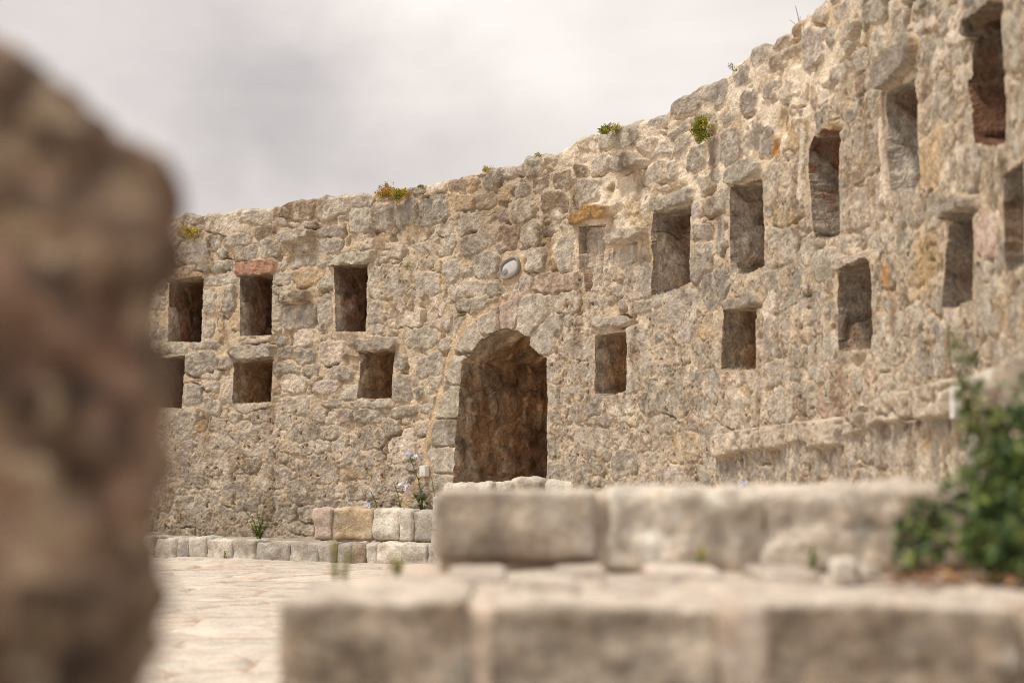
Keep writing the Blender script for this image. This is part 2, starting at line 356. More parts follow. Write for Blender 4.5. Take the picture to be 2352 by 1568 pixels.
rough = np.clip(np.maximum(np.maximum(ROUGH, .85*ROUGH2), .9*ROUGH3), 0, 1)*(1-.8*special)*(1-.6*COP)
# ---- height
n_a = fbm(Sg*7, Z*7, 5, 41); n_b = fbm(Sg*22, Z*22, 4, 43); n_c = fbm(Sg*3, Z*3, 4, 47)
ridge = 1-np.abs(fbm(Sg*11, Z*11, 5, 51))*1.6
smask = sm(0.0, .011, edge-.003-.011*CREAM*(~special))
pr = prot*(1-.72*rough*(~special))
dome = np.where(special, sm(0, .011, edge), 1-np.exp(-np.maximum(edge, 0)/.010))
hstone = pr*dome+tx*(Sg-sx)*.8*(1-rough)*(~special)+tz*(Z-sz_)*.6*(1-rough)*(~special)+.004*n_a+.006*n_b*(1-.4*(kinds == 3))
facet = np.minimum(np.minimum(gn(SW*6, ZW*8, 61), gn(SW*8, ZW*6, 62)), gn(SW*7, ZW*7, 63))+.35; hstone = hstone+(.010-.005*rough)*facet*(kinds != 3)
f2_ = np.minimum(gn(SW*17, ZW*23, 64), gn(SW*23, ZW*17, 65))+.2; hstone = hstone+(.007-.003*rough)*f2_*(1-.6*(kinds == 3))
mlev = -.002+.010*n_c+.003*n_a+.003*n_b-.035*sm(.30, .62, fbm(Sg*4.3, Z*4.3, 4, 75))*(1-CREAM)-.012*CREAM*0
hm = mlev
crack = np.exp(-((edge-.001)/.0088)**2)*sm(-.16, .30, fbm(Sg*5, Z*5, 3, 71)+.18*np.clip((sz_-Z)/.1, -1, 1))
h = hm*(1-smask)+np.maximum(hstone, hm-.004)*smask-(.014+.055*sm(.0,.5,fbm(Sg*2.5, Z*2.5, 3, 73)))*crack*(1-.4*rough)
# eroded rough mortar
rm = fbm(Sg*13, Z*11, 5, 81, .58)
rf = fbm(Sg*34, Z*30, 4, 82, .6); rw = np.minimum(gn(SW*12, ZW*10, 83), gn(SW*11, ZW*14, 84))+.2
hr = .003+.004*rm+.0055*rf+.006*rw-.05*sm(.68, .86, fbm(Sg*17, Z*13, 3, 85, .6))-.022*sm(.35, .7, fbm(Sg*8, Z*3, 4, 86))
vc = np.abs(fbm(Sg*3.2, Z*1.6, 5, 87, .6)); hr = hr-.014*sm(.035, .0, vc)*sm(-.1, .3, fbm(Sg*2, Z*2, 3, 88))
cov = np.clip(rough*1.05*sm(-.25, .35, fbm(Sg*6, Z*6, 4, 91)+.06-1.2*(prot > .0135)), 0, 1)*(~special)
h = h*(1-cov)+(hr+.4*h)*cov
h = h+.020*n_c*.8
# shallow blocked-up recess under the ochre lintel
blk = [p2w(*q) for q in cp('B', [(1775,600),(2005,585),(1985,960),(1830,965)])]
BLK = inpoly(SW, ZW, blk)
# cable trench pointed with ochre mortar
def pl_dist(pts):
    d = np.full(Sg.shape, 9.0); P = [p2w(*q) for q in pts]
    for (a0, b0), (a1, b1) in zip(P[:-1], P[1:]):
        m = (sg > min(a0, a1)-.3) & (sg < max(a0, a1)+.3)
        X = SW[m]; Y = ZW[m]; L2 = (a1-a0)**2+(b1-b0)**2
        t = np.clip(((X-a0)*(a1-a0)+(Y-b0)*(b1-b0))/L2, 0, 1)
        d[m] = np.minimum(d[m], np.hypot(X-a0-t*(a1-a0), Y-b0-t*(b1-b0)))
    return d
cab = pl_dist([(1165,640),(1172,665),(1168,685),(1130,705),(1100,720),(1075,738),(1060,760),(1042,790),(1028,850),(1012,900),(1000,940),(990,985),(975,1020),(985,1090),(965,1110),(945,1130),(932,1170)])
wd = .030+.028*gn(Sg*6, Z*6, 95)
CAB = sm(.012, -.004, cab-wd)
low = sm(1.0, .85, Z); CAB = np.maximum(CAB, low*sm(.012, -.004, cab-wd*2.0))
h = h*(1-CAB)+(.006+.006*n_a)*CAB
lightd = p2w(1175, 616); rr = np.hypot(Sg-lightd[0], (Z-lightd[1])*1.15)
PATCH = sm(.02, -.01, rr-.17-.04*gn(Sg*9, Z*9, 96)); h = h*(1-PATCH)+.008*PATCH*(1+n_a)
# white pointing stripes
def stripe(pts, w):
    d = pl_dist(pts); return sm(.012, -.002, d-w-.014*gn(Sg*7, Z*7, 97))
STR = stripe(cp('E', [(1235,960),(1240,1150),(1255,1350),(1262,1540)]), .035)
STR = np.maximum(STR, stripe(cp('E', [(615,1010),(610,1250),(600,1500)]), .022))
STR = np.maximum(STR, stripe(cp('E', [(1650,760),(1560,880)]), .03)); STR = np.maximum(STR, stripe(cp('E', [(1650,180),(1480,230),(1370,350)]), .022))
STR = np.maximum(STR, stripe(cp('E', [(1880,20),(1790,180)]), .03)); STR = np.maximum(STR, stripe(cp('E', [(1900,240),(1770,320)]), .025))
STR = np.maximum(STR, stripe(cp('E', [(1680,450),(1640,540)]), .04)); STR = np.maximum(STR, stripe(cp('G', [(820,900),(780,1100)]), .03))
STR = np.maximum(STR, stripe(cp('D', [(380,1180),(330,1260)]), .05))
h = h*(1-STR*.7)+.014*STR*.7
near = np.zeros(h.shape, np.float32)
for q in OPEN: near = np.maximum(near, inpoly(Sg, Z, q))
for ax, step in ((0, DS), (1, dz_)):
    n = int(.06/step); c = np.cumsum(np.concatenate([np.zeros_like(near.take(range(n), ax)), near, np.zeros_like(near.take(range(n), ax))], ax), ax); L_ = near.shape[ax]
    near = (c.take(range(2*n-1, 2*n-1+L_), ax)-c.take(range(0, L_), ax))/(2*n-1)
h = h*(1-np.clip(near*2.2, 0, .75)*(~special))
h = h+LED*LED_OFF+COP*(.042+.02*jr+.012*gn(SW*9, ZW*9, 99))
# ---- albedo
mort = np.zeros(h.shape+(3,))
nm = fbm(Sg*5, Z*5, 4, 101)
mb = np.array((.57,.495,.395)); mc = np.array((.76,.69,.59)); mo = np.array((.55,.45,.31))
mort[:] = mb
mort += (mc-mb)*np.clip(CREAM+.35*sm(.15, .5, nm), 0, 1)[...,None]
mort += (mo-mort)*(.75*sm(.15, .6, fbm(Sg*3.3, Z*3.3, 4, 103)))[...,None]
cst = scol*(1+.20*fbm(Sg*11, Z*11, 5, 105, .6))[...,None]
cst = cst+(np.array((.60,.56,.50))-cst)*(.7*sm(.18, .55, fbm(Sg*7+7, Z*7, 6, 107, .6)))[...,None]*(kinds != 1)[...,None]
col = mort*(1-smask[...,None])+cst*smask[...,None]
cr = np.array((.46,.395,.315))*(1+.22*n_a)[...,None]
cr = cr+(np.array((.62,.56,.48))-cr)*(.8*sm(.05, .5, fbm(Sg*8+3, Z*8, 5, 109)))[...,None]
cr = cr+(np.array((.27,.215,.16))-cr)*(.7*sm(.12, .55, fbm(Sg*10+13, Z*9, 5, 111)))[...,None]
cr = cr*(1+.28*rf)[...,None]; cr = cr+(np.array((.50,.38,.24))-cr)*(.4*sm(.3, .65, fbm(Sg*7+23, Z*7, 4, 113)))[...,None]
gp = sm(.10, .22, fbm(Sg*5+61, Z*5, 3, 161)); cr = cr+(np.array((.40,.365,.325))*(1+.2*rf)[...,None]-cr)*(.75*gp)[...,None]
pit = sm(.66, .84, fbm(Sg*17, Z*13, 3, 85, .6)); cr = cr*(1-.45*pit)[...,None]  # holes painted darker as well, their shade put into the colour
wv = sm(.2, .6, fbm(Sg*2.4+17, Z*1.3, 5, 163, .62)); cr = cr+(np.array((.62,.55,.475))-cr)*(.5*wv)[...,None]
col = col*(1-cov[...,None])+cr*cov[...,None]
bst = np.clip(BROWN*(.75+.6*fbm(Sg*9, Z*2.0, 4, 115)), 0, 1)
col = col*(1-bst[...,None]*.55)+np.array((.25,.20,.15))*bst[...,None]*.55
col = col+(np.array((.60,.475,.335))*(1+.25*n_a[...,None])-col)*(np.maximum(CAB, PATCH)*.9)[...,None]
col = col+(np.array((.70,.64,.57))-col)*(STR*.9)[...,None]
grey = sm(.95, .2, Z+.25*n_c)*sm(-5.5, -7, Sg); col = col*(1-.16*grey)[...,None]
for (c, x, y, r_, cc) in (('C',1780,790,.08,(.55,.30,.10)), ('D',1270,1000,.09,(.5,.28,.1)), ('D',1570,880,.2,(.52,.39,.22)), ('A',2290,420,.05,(.5,.36,.2))):
    q = p2w(*cv(c, x, y)); bl = sm(r_, r_*.4, np.hypot(SW-q[0], (ZW-q[1]))+.06*fbm(Sg*12, Z*12, 3, 117))*.8
    col = col+(np.array(cc)-col)*bl[...,None]
st8 = sm(.25, .75, fbm(Sg*3.5+11, Z*1.1, 4, 119)); col = col*(1-.36*st8[...,None]*np.array((.85,1,1.12)))
col = col+(np.array((.53,.475,.405))*(1+.14*jr+.15*n_b)[...,None]-col)*(COP*.85)[...,None]
col = np.clip(col*np.array((1.0,.95,.89)), .03, .8)
# ---- vertices; roll over the top, back and down
P3 = wpos(Sg, Z, h)
WALLT = 1.7
ex = []; exc = []
rr0 = .07
for k in range(1, 34):
    if k <= 8:
        a = math.pi/2*k/8; dn = -rr0*(1-math.cos(a)); dzk = rr0*math.sin(a)-0.0
    else:
        dn = -rr0-(WALLT-rr0)*(k-8)/25; dzk = rr0
    nn = .03*fbm(sg*6, np.full(NS, dn*6), 4, 121)*min(1, k/6)
    ex.append(wpos(sg, ztop+dzk*.55+nn, h[:,-1]+dn)); exc.append(col[:,-1]*(1+.2*fbm(sg*8, np.full(NS, dn*8), 3, 123))[:,None])
for zz in (.66,.33,0.0):
    ex.append(wpos(sg, ztop*zz, h[:,-1]*0-WALLT)); exc.append(col[:,-1])
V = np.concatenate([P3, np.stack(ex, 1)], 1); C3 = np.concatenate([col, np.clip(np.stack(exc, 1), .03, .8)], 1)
NT = V.shape[1]
idx = np.arange(NS*NT).reshape(NS, NT)
Q = np.stack([idx[:-1,:-1], idx[1:,:-1], idx[1:,1:], idx[:-1,1:]], -1)      # (NS-1, NT-1, 4)
lab = np.zeros((NS-1, NT-1), np.int32)
kq = np.where(smask > .5, kinds, 0)[:-1,:-1]; iq = sid[:-1,:-1]
spec_ids = {}
for i, st in enumerate(stones):
    if st[10] in ('lintel', 'corbel'): spec_ids[i] = 100+i
for i, L in spec_ids.items(): lab[:, :NR-1][(iq == i) & (kq > 0)] = L
lab[:, :NR-1][(kq == 3)] = 1
lab[:, :NR-1][(LED[:-1,:-1] > .5)] = 2
lab[:, NR-1:] = 3
nq = {}
SWq, ZWq = SW[:-1,:-1], ZW[:-1,:-1]
JS = Sg+.006*fbm(Sg*14, Z*14, 3, 131)+.005*gn(Sg*5, Z*5, 133); JZ = Z+.006*fbm(Sg*14+70, Z*14, 3, 135)+.005*gn(Sg*5, Z*5, 137)
for n_, (k, poly) in enumerate(NPOLY.items()):
    m = inpoly(JS[:-1,:-1], JZ[:-1,:-1], poly); lab[:, :NR-1][m] = 1000+n_; nq[k] = 1000+n_
Vf = V.reshape(-1, 3); Cf = C3.reshape(-1, 3)
def sub(q):
    u, inv = np.unique(q, return_inverse=True); return Vf[u], inv.reshape(q.shape), Cf[u]
wall = empty('fortress_wall', (*wpos(np.array(-5.0), np.array(0.), 0.0)[:2], 0), label='curved rubble stone fortress wall with two rows of square loopholes and an arched doorway', cat='wall')
def part(name, sel, par=wall, **k):
    v, f, c = sub(Q[sel])
    return mesh(name, v, f, M_WALL, par, col=c, **k)
part('masonry', lab == 0); part('wall_top', lab == 3); part('arch_surround', lab == 1); part('ledge', lab == 2, label='low stone ledge with a coping along the foot of the wall')
for ie in (0, NS-1):     # close the two ends of the wall
    ring = V[ie]; n_ = len(ring); rows_ = 24; ug = np.linspace(0, 1, 14)
    fr = ring[:NR]; bk = wpos(np.full(NR, sg[ie]), fr[:,2], np.full(NR, -WALLT))
    gr = fr[::12,None,:]*(1-ug[None,:,None])+bk[::12,None,:]*ug[None,:,None]
    nn_ = .03*fbm(gr[...,2]*5, ug[None,:]*6+0*gr[...,2], 4, 125); tdir = wpos(np.array(sg[ie]+.1), np.array(0.), np.array(0.))-wpos(np.array(sg[ie]), np.array(0.), np.array(0.)); tdir /= np.linalg.norm(tdir)
    gr = gr+tdir*(nn_*(ug[None,:] > 0)*(1 if ie else -1))[...,None]
    ci = np.arange(gr.shape[0]*gr.shape[1]).reshape(gr.shape[:2]); cf = np.stack([ci[:-1,:-1], ci[1:,:-1], ci[1:,1:], ci[:-1,1:]], -1).reshape(-1, 4)
    cg = np.array((.46,.40,.335))*(1+.3*fbm(gr[...,2]*5+9, ug[None,:]*6+0*gr[...,2], 4, 127))[...,None]
    mesh('wall_end', gr.reshape(-1, 3), cf, M_WALL, wall, col=np.clip(cg, .05, .8).reshape(-1, 3))
LBL = {'r': 'reddish lintel stone', 'O': 'ochre lintel stone', 'o': 'tan lintel stone'}
for i, L in spec_ids.items():
    m = lab == L
    if m.sum() < 20: continue
    st = stones[i]; cc = ST[i][5] if False else None
    part('lintel' if st[10] == 'lintel' else 'projecting_stone', m)
# ---- recess linings
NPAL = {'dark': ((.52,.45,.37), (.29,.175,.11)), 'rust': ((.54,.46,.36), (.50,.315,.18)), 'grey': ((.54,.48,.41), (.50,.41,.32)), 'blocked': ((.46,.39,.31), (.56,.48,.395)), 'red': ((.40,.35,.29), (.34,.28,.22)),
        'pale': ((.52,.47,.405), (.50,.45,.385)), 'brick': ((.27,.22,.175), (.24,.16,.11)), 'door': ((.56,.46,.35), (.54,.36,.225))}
def cellpat(u, v, cu, cv_, seed):
    u = u/cu+.28*gn(u*5, v*5, seed); v = v/cv_+.28*gn(u*3+7, v*1.5, seed+1)
    i = np.floor(u).astype(int); j = np.floor(v).astype(int); F1 = np.full(u.shape, 9.); F2 = F1.copy(); rid = np.zeros(u.shape)
    for a in (-1,0,1):
        for b in (-1,0,1):
            ii = (i+a+seed*7) & 255; jj = (j+b+seed*13) & 255
            px = i+a+.5+.32*GX[ii, jj]; py = j+b+.5+.26*GY[ii, jj]; d = np.hypot(u-px, v-py)
            l = d < F1; F2 = np.where(l, F1, np.minimum(F2, d)); rid = np.where(l, GX[jj, ii], rid); F1 = np.where(l, d, F1)
    return F2-F1, rid
def lining(k):
    L = nq[k]; sel = Q[:, :NR-1][lab[:, :NR-1] == L]
    poly, dep, pal = NI[k]
    q = np.array(NPOLY[k]); sc = q[:,0].mean(); a = -sc/R
    nrm = np.array([-math.cos(a), -math.sin(a), 0]); tan = np.array([math.sin(a), -math.cos(a), 0]); ctr = wpos(np.array(sc), np.array(0.), np.array(0.))
    E = np.concatenate([sel[:, [0,1]], sel[:, [1,2]], sel[:, [2,3]], sel[:, [3,0]]])
    key = E.min(1).astype(np.int64)*(NS*NT)+E.max(1); uk, cnt = np.unique(key, return_counts=True)
    be = E[np.isin(key, uk[cnt == 1])]
    bv = np.unique(be); n = len(bv); loc = {int(v): i for i, v in enumerate(bv)}
    ef = np.array([[loc[int(x)], loc[int(y)]] for x, y in be])
    P0 = Vf[bv]; dep0 = (P0-ctr)@nrm
    LV = int(dep/.016); Vs = []; Cs = []
    Ps = P0.copy()
    for _ in range(60):
        acc_ = np.zeros_like(Ps); ct = np.zeros(n)
        for a_, b_ in ((0,1),(1,0)): np.add.at(acc_, ef[:,a_], Ps[ef[:,b_]]); np.add.at(ct, ef[:,a_], 1)
        Ps = .5*Ps+.5*acc_/ct[:,None]
    Ps = Ps-nrm[None]*((Ps-P0)@nrm)[:,None]
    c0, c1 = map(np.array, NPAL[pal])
    for l in range(LV+1):
        t = l/LV; dn = dep0*(1-t)+(-dep)*t
        fz = min(1, l/5); p = P0*(1-fz)+Ps*fz+nrm[None]*(dn-dep0)[:,None]
        ramp = min(1, l/4)
        amp = .022 if k != 'door' else .035
        ce, rid = cellpat(np.full(n, t*dep)+.05*fbm3(p, 3, 2, 143)-.4*p[:,0]*0, p[:,2]+0, (.34 if k != 'door' else .38), (.24 if k != 'door' else .26), 31+len(k))
        sgn = np.sign((p-ctr)@tan-(Ps-ctr)@tan*0-((P0-ctr)@tan).mean())
        d_t = amp*.7*fbm3(p, 6, 4, 141)*ramp+sgn*(.007*(1-sm(.03, .14, ce))-.010*rid)*ramp; d_z = amp*.7*fbm3(p+9, 6, 4, 145)*ramp
        # taper: the hole narrows a little with depth
        cen = np.array([q[:,0].mean(), q[:,1].mean()])
        u = (p-ctr)@tan; p = p+tan[None]*(d_t-u*.10*t*(k != 'door'))[:,None]; p[:,2] += d_z
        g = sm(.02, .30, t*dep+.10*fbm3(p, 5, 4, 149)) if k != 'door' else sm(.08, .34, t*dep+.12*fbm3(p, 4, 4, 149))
        c = c0+(c1-c0)*np.clip(g, 0, 1)[:,None]  # brown stained stone deeper in, with the recess's shade put into the colour
        if k == 'door': c = c*(1-.5*sm(.1, .45, fbm3(p, 2.6, 4, 152)))[:,None]; c = c+(np.array((.52,.43,.32))-c)*(.6*sm(.22, .5, fbm3(p+4, 3.2, 4, 154)))[:,None]
        c = c*((1+.34*fbm3(p, 10, 5, 151))*(1+.24*rid*min(1, l/3)))[:,None]
        c = c+(np.array((.44,.355,.26))-c)*((1-sm(.05, .16, ce))*.14*min(1, l/5))[:,None]
        c = c+(np.array((.40,.33,.25))-c)*(.45*sm(.25, .6, fbm3(p, 7, 4, 153)))[:,None]
        c = c+(np.array((.27,.13,.06))-c)*(.5*sm(.2, .55, fbm3(p, 4, 4, 155)))[:,None]
        if pal == 'red': c = c+(np.array((.38,.16,.115))-c)*(.8*sm(.1, .4, fbm3(p, 8, 4, 157)+.12)*sm(2.42, 2.52, p[:,2]))[:,None]
        if pal == 'brick': c = c+(np.array((.22,.11,.07))-c)*(.9*sm(2.47, 2.42, p[:,2]+.02*fbm3(p, 9, 3, 157)))[:,None]
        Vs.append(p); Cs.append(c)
    F4 = []
    for l in range(LV): F4.append(np.stack([ef[:,1]+l*n, ef[:,0]+l*n, ef[:,0]+(l+1)*n, ef[:,1]+(l+1)*n], -1))
    # back
    uv, inv = np.unique(sel, return_inverse=True); bp = Vf[uv]; bd = (bp-ctr)@nrm
    bp = bp+nrm[None]*(-dep-bd)[:,None]
    isb = np.isin(uv, bv)
    bp = bp+nrm[None]*(np.where(isb, 0, .05*fbm3(bp, 5, 4, 161)))[:,None]
    u = (bp-ctr)@tan; bp = bp-tan[None]*(u*.10*(k != 'door'))[:,None]
    lastl = Vs[-1]; mp = np.searchsorted(bv, uv[isb]); bp[isb] = lastl[mp]
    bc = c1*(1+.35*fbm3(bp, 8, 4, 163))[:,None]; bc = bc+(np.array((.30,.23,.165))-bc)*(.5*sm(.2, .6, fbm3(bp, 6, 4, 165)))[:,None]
    base = (LV+1)*n
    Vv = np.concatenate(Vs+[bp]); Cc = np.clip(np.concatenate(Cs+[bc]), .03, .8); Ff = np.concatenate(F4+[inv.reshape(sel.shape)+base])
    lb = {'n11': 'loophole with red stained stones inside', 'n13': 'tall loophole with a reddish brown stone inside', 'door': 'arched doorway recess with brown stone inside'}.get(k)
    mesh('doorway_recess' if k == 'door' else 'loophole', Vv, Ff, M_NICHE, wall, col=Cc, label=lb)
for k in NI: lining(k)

# ------------------------------------------------------------------ blocks of stone
_bc = {}
def cube_topo(n):
    if n in _bc: return _bc[n]
    nx, ny, nz = n; pts = []; faces = []
    def fgrid(fix, val, a, b):
        ia, ib = np.meshgrid(np.arange(n[a]+1), np.arange(n[b]+1), indexing='ij')
        p = np.zeros(ia.shape+(3,), int); p[..., fix] = val; p[..., a] = ia; p[..., b] = ib
        k = (p[...,0]*(ny+1)+p[...,1])*(nz+1)+p[...,2]
        q = np.stack([k[:-1,:-1], k[1:,:-1], k[1:,1:], k[:-1,1:]], -1).reshape(-1, 4)
        flip = (val == 0) ^ ((fix, a, b) in ((1,0,2),))
        faces.append(q[:, ::-1] if flip else q)
    fgrid(0, 0, 1, 2); fgrid(0, nx, 1, 2); fgrid(1, 0, 0, 2); fgrid(1, ny, 0, 2); fgrid(2, 0, 0, 1); fgrid(2, nz, 0, 1)
    Fq = np.concatenate(faces); u, inv = np.unique(Fq, return_inverse=True)
    k = u; z = k % (nz+1); y = (k//(nz+1)) % (ny+1); x = k//((nz+1)*(ny+1))
    P = np.stack([x/nx, y/ny, z/nz], -1)*2-1
    _bc[n] = (P, inv.reshape(Fq.shape)); return _bc[n]
def block_geo(c, size, rz=0, r=.03, amp=.01, res=.02, seed=0, col=(.4,.36,.32), fr=5, warp=.0, top=0, var=.22):
    size = np.array(size, float); n = tuple(int(max(4, min(70, math.ceil(s_/res)))) for s_ in size)
    P, Fq = cube_topo(n); h_ = size/2; p = P*h_
    inner = np.maximum(h_-r, h_*.15); q = np.clip(p, -inner, inner); d = p-q
    ln = np.linalg.norm(d, axis=1, keepdims=True); nr = d/np.maximum(ln, 1e-9); p = q+nr*np.minimum(r, h_.min()*.9)
    off = np.array([seed*3.17, seed*1.91, seed*.77]) % 50
    pn = p+off
    dsp = amp*(fbm3(pn, fr, 4, 3)+.5*np.maximum(fbm3(pn, fr*2.2, 4, 7), -.2))
    p = p+nr*dsp[:,None]
    if warp: p = p+warp*np.stack([fbm3(pn, 2, 2, 11), fbm3(pn, 2, 2, 13), fbm3(pn, 2, 2, 15)], -1)*np.array([1,1,.6])
    cr, sr = math.cos(rz), math.sin(rz)
    p = np.stack([p[:,0]*cr-p[:,1]*sr, p[:,0]*sr+p[:,1]*cr, p[:,2]], -1)+np.array(c)
    cc = np.array(col)*(1+var*fbm3(pn, 4+var*32*(var > .3), 4, 17))[:,None]
    cc = cc+(np.array((.60,.56,.50))-cc)*(.5*sm(.15, .6, fbm3(pn, 6, 4, 19)))[:,None]
    cc = cc+(np.array((.30,.24,.18))-cc)*(.5*sm(.2, .6, fbm3(pn+3, 5, 4, 21)))[:,None]
    if top: cc = cc+(np.array((.60,.53,.46))*(1+.15*fbm3(pn, 8, 4, 23))[:,None]-cc)*(top*sm(.35, .8, nr[:,2]+.25*fbm3(pn, 6, 3, 25)))[:,None]  # upward faces painted paler, sunlit brightness put into the colour
    return p, Fq, np.clip(cc, .03, .8)
def block(name, parent, c, size, m=M_BLOCK, label=None, **k):
    p, f, cc = block_geo(c, size, **k)
    return mesh(name, p, f, m, parent, col=cc, label=label)

# ---- kerb (lowest step) and flower bed border along the wall foot
def line_pt(x, A, B):      # point of the plan line A-B at picture column x
    d = ray(x, 1200); k = d[0]/d[1]
    # A + t(B-A): X = k*Y
    t = (A[0]-k*A[1])/(k*(B[1]-A[1])-(B[0]-A[0])); return np.array(A)+t*(np.array(B)-np.array(A))
def row(parent, name, A, B, xs, z0f, z1f, depth, cols, seed, res=.022, fill=None, amp=.019):
    A = np.array(A); B = np.array(B); dr = (B-A)/np.linalg.norm(B-A); nr = np.array([-dr[1], dr[0]]); rz = math.atan2(dr[1], dr[0])
    if nr[1] < 0: nr = -nr
    for i, (x0, x1) in enumerate(xs):
        p0, p1 = line_pt(x0, A, B), line_pt(x1, A, B); w = np.linalg.norm(p1-p0); mid = (p0+p1)/2+nr*depth/2+nr*rs.uniform(-.015, .02)
        za, zb = z0f(mid), z1f(mid)+rs.uniform(-.012, .012)
        cl, lb = cols[i % len(cols)] if isinstance(cols[i % len(cols)], tuple) else (cols[i % len(cols)], None)
        block(name, parent, (*mid, (za+zb)/2), (w*1.0, depth, zb-za), rz=rz, r=.026, amp=amp, res=res, seed=seed+i, col=np.array(PAL[cl])*rs.uniform(.95, 1.2), warp=.012, label=lb)
def lx(c, x): return cv(c, x, 0)[0]
kA = at(350, 1277, .72/((1277-1108)/F))[:2]; kB = at(1000, 1297, .72/((1297-1108)/F))[:2]
kd = (kB-kA)/np.linalg.norm(kB-kA); kn = np.array([-kd[1], kd[0]])
kA0 = kA-kd*1.6
kerb = empty('stone_kerb', (*((kA+kB)/2), 0), label='low kerb of pale stone blocks along the foot of the left wall', cat='kerb')
xs = [(-150,70),(70,245),(245,345),(345,480),(480,680),(685,860),(868,1120),(1125,1355),(1365,1490),(1492,1610),(1615,1720),(1722,1808),(1812,2010),(2014,2215),(2218,2390),(2395,2600),(2605,2900)]
xs = [(lx('L', a), lx('L', b)) for a, b in xs]
row(kerb, 'kerb_stone', kA, kB, xs, lambda m: -.05, lambda m: .185, .30, ['g', ('l', None), 'd', 'l', 'l', 'g', 'g', 'g', 'g', 'd', 'b', 'l', 'w', 'l', 'g', 'l', 'g'], 200)
def quadbox(P, z0, z1):
    P = [np.array(p) for p in P]; n = len(P); V = [(*p, z0) for p in P]+[(*p, z1) for p in P]
    return V, [tuple(range(n, 2*n))]+[(i, (i+1) % n, n+(i+1) % n, n+i) for i in range(n)]
def fillmesh(name, parent, P, z0, z1, m, c, res=.05, **k):   # a bumpy top sheet with sides over a convex quad P (a,b along front, c,d back)
    a, b, c_, d = [np.array(q, float) for q in P]; nu = max(int(np.linalg.norm(b-a)/res), 2); nv = max(int(np.linalg.norm(d-a)/res), 2)
    U, W = np.meshgrid(np.linspace(0,1,nu+1), np.linspace(0,1,nv+1), indexing='ij')
    xy = (a*(1-U[...,None])+b*U[...,None])*(1-W[...,None])+(d*(1-U[...,None])+c_*U[...,None])*W[...,None]
    z = z1+.012*fbm(xy[...,0]*6, xy[...,1]*6, 4, 171)
    e = (U == 0) | (U == 1) | (W == 0) | (W == 1)
    V = np.concatenate([xy, z[...,None]], -1).reshape(-1, 3); ix = np.arange((nu+1)*(nv+1)).reshape(nu+1, nv+1)
    Fq = np.stack([ix[:-1,:-1], ix[1:,:-1], ix[1:,1:], ix[:-1,1:]], -1).reshape(-1, 4)
    loop = np.concatenate([ix[:,0], ix[-1,1:], ix[-2::-1,-1], ix[0,-2:0:-1]]); n = len(loop); b0 = len(V)
    Vb = V[loop].copy(); Vb[:,2] = z0; lo = b0+np.arange(n); V = np.concatenate([V, Vb])
    Fs = np.stack([loop, lo, np.roll(lo, -1), np.roll(loop, -1)], -1)
    cc = np.array(c)*(1+.25*fbm3(V, 6, 4, 173))[:,None]
    return mesh(name, V, np.concatenate([Fq, Fs]), m, parent, col=np.clip(cc, .03, .8), smooth=False, **k)
kl, kr = line_pt(200, kA, kB), line_pt(1400, kA, kB)
fillmesh('kerb_fill', kerb, (kl+kn*.25, kr+kn*.25, kr+kn*1.9, kl+kn*1.9), 0, .165, M_BLOCK, (.38,.32,.26))
# border of the flower bed
bA = line_pt(718, kA+kn*.27, kB+kn*.27); bB = bA+kd*1.6
bed = empty('flower_bed_border', (*(bA+kd*.8), .17), label='second step of mortared stones starting with a pink block, edging the flower bed', cat='stone border')
xs = [(lx('L', a), lx('L', b)) for a, b in [(1312,1455),(1470,1775),(1778,1985),(1990,2092),(2098,2330),(2335,2600),(2605,2850)]]
row(bed, 'border_stone', bA, bB, xs, lambda m: .195, lambda m: .475, .28, [('p', 'pink border stone'), ('o', 'tan border stone'), 'w', 'l', 'g', 'g', 'l'], 260)
b0, b1 = bA+kd*.02+kn*.05, line_pt(1420, bA, bB)+kn*.05
fillmesh('bed_mortar', bed, (b0, b1, b1+kn*.2, b0+kn*.2), .165, .43, M_BLOCK, (.46,.38,.30))
fillmesh('bed_soil', bed, (b0+kn*.2, b1+kn*.2, b1+kn*1.3, b0+kn*1.3), .165, .42, M_SOIL, (.2,.14,.1))
# door step
dp = p2w(1150, 1108); dpos = wpos(np.array(dp[0]), np.array(0.), np.array(.15)); da = -dp[0]/R; dt = np.array([math.sin(da), -math.cos(da)])
step = empty('door_step', (*dpos[:2], 0), label='rough sill of pale stones below the arched doorway', cat='door step')
fillmesh('step_core', step, [dpos[:2]+dt*u+np.array([-math.cos(da), -math.sin(da)])*v for u, v in ((-.3,.28),(.75,.28),(.75,-.1),(-.3,-.1))], 0, .60, M_BLOCK, (.42,.36,.3))
dn_ = np.array([-math.cos(da), -math.sin(da)])
for i, (u0, u1, za, zb) in enumerate(((-.34,.05,.0,.31),(.05,.40,.0,.31),(.40,.80,.0,.31),(-.34,-.08,.31,.60),(-.08,.33,.31,.60),(.33,.80,.31,.60))):
    q_ = dpos[:2]+dt*(u0+u1)/2+dn_*.2; block('step_block', step, (*q_, (za+zb)/2), (u1-u0, .30, zb-za), rz=math.atan2(dt[1], dt[0]), r=.02, amp=.014, seed=320+i, col=PAL['gldlgl'[i]], warp=.008)
for i, (x0, x1, yt) in enumerate(((1030,1085,1114),(1082,1150,1110),(1148,1190,1105),(1188,1262,1101),(1260,1330,1108))):
    a = at(x0, yt, 12.05); b = at(x1, yt, 11.95-.0*i); w = b[0]-a[0]
    block('sill_stone', step, ((a[0]+b[0])/2, 12.0-.25*((a[0]+b[0])/2), a[2]-.09), (w*1.12, .3, .2), rz=-.45, r=.05, amp=.02, seed=300+i, col=PAL['l' if i % 2 else 'w'], warp=.02)

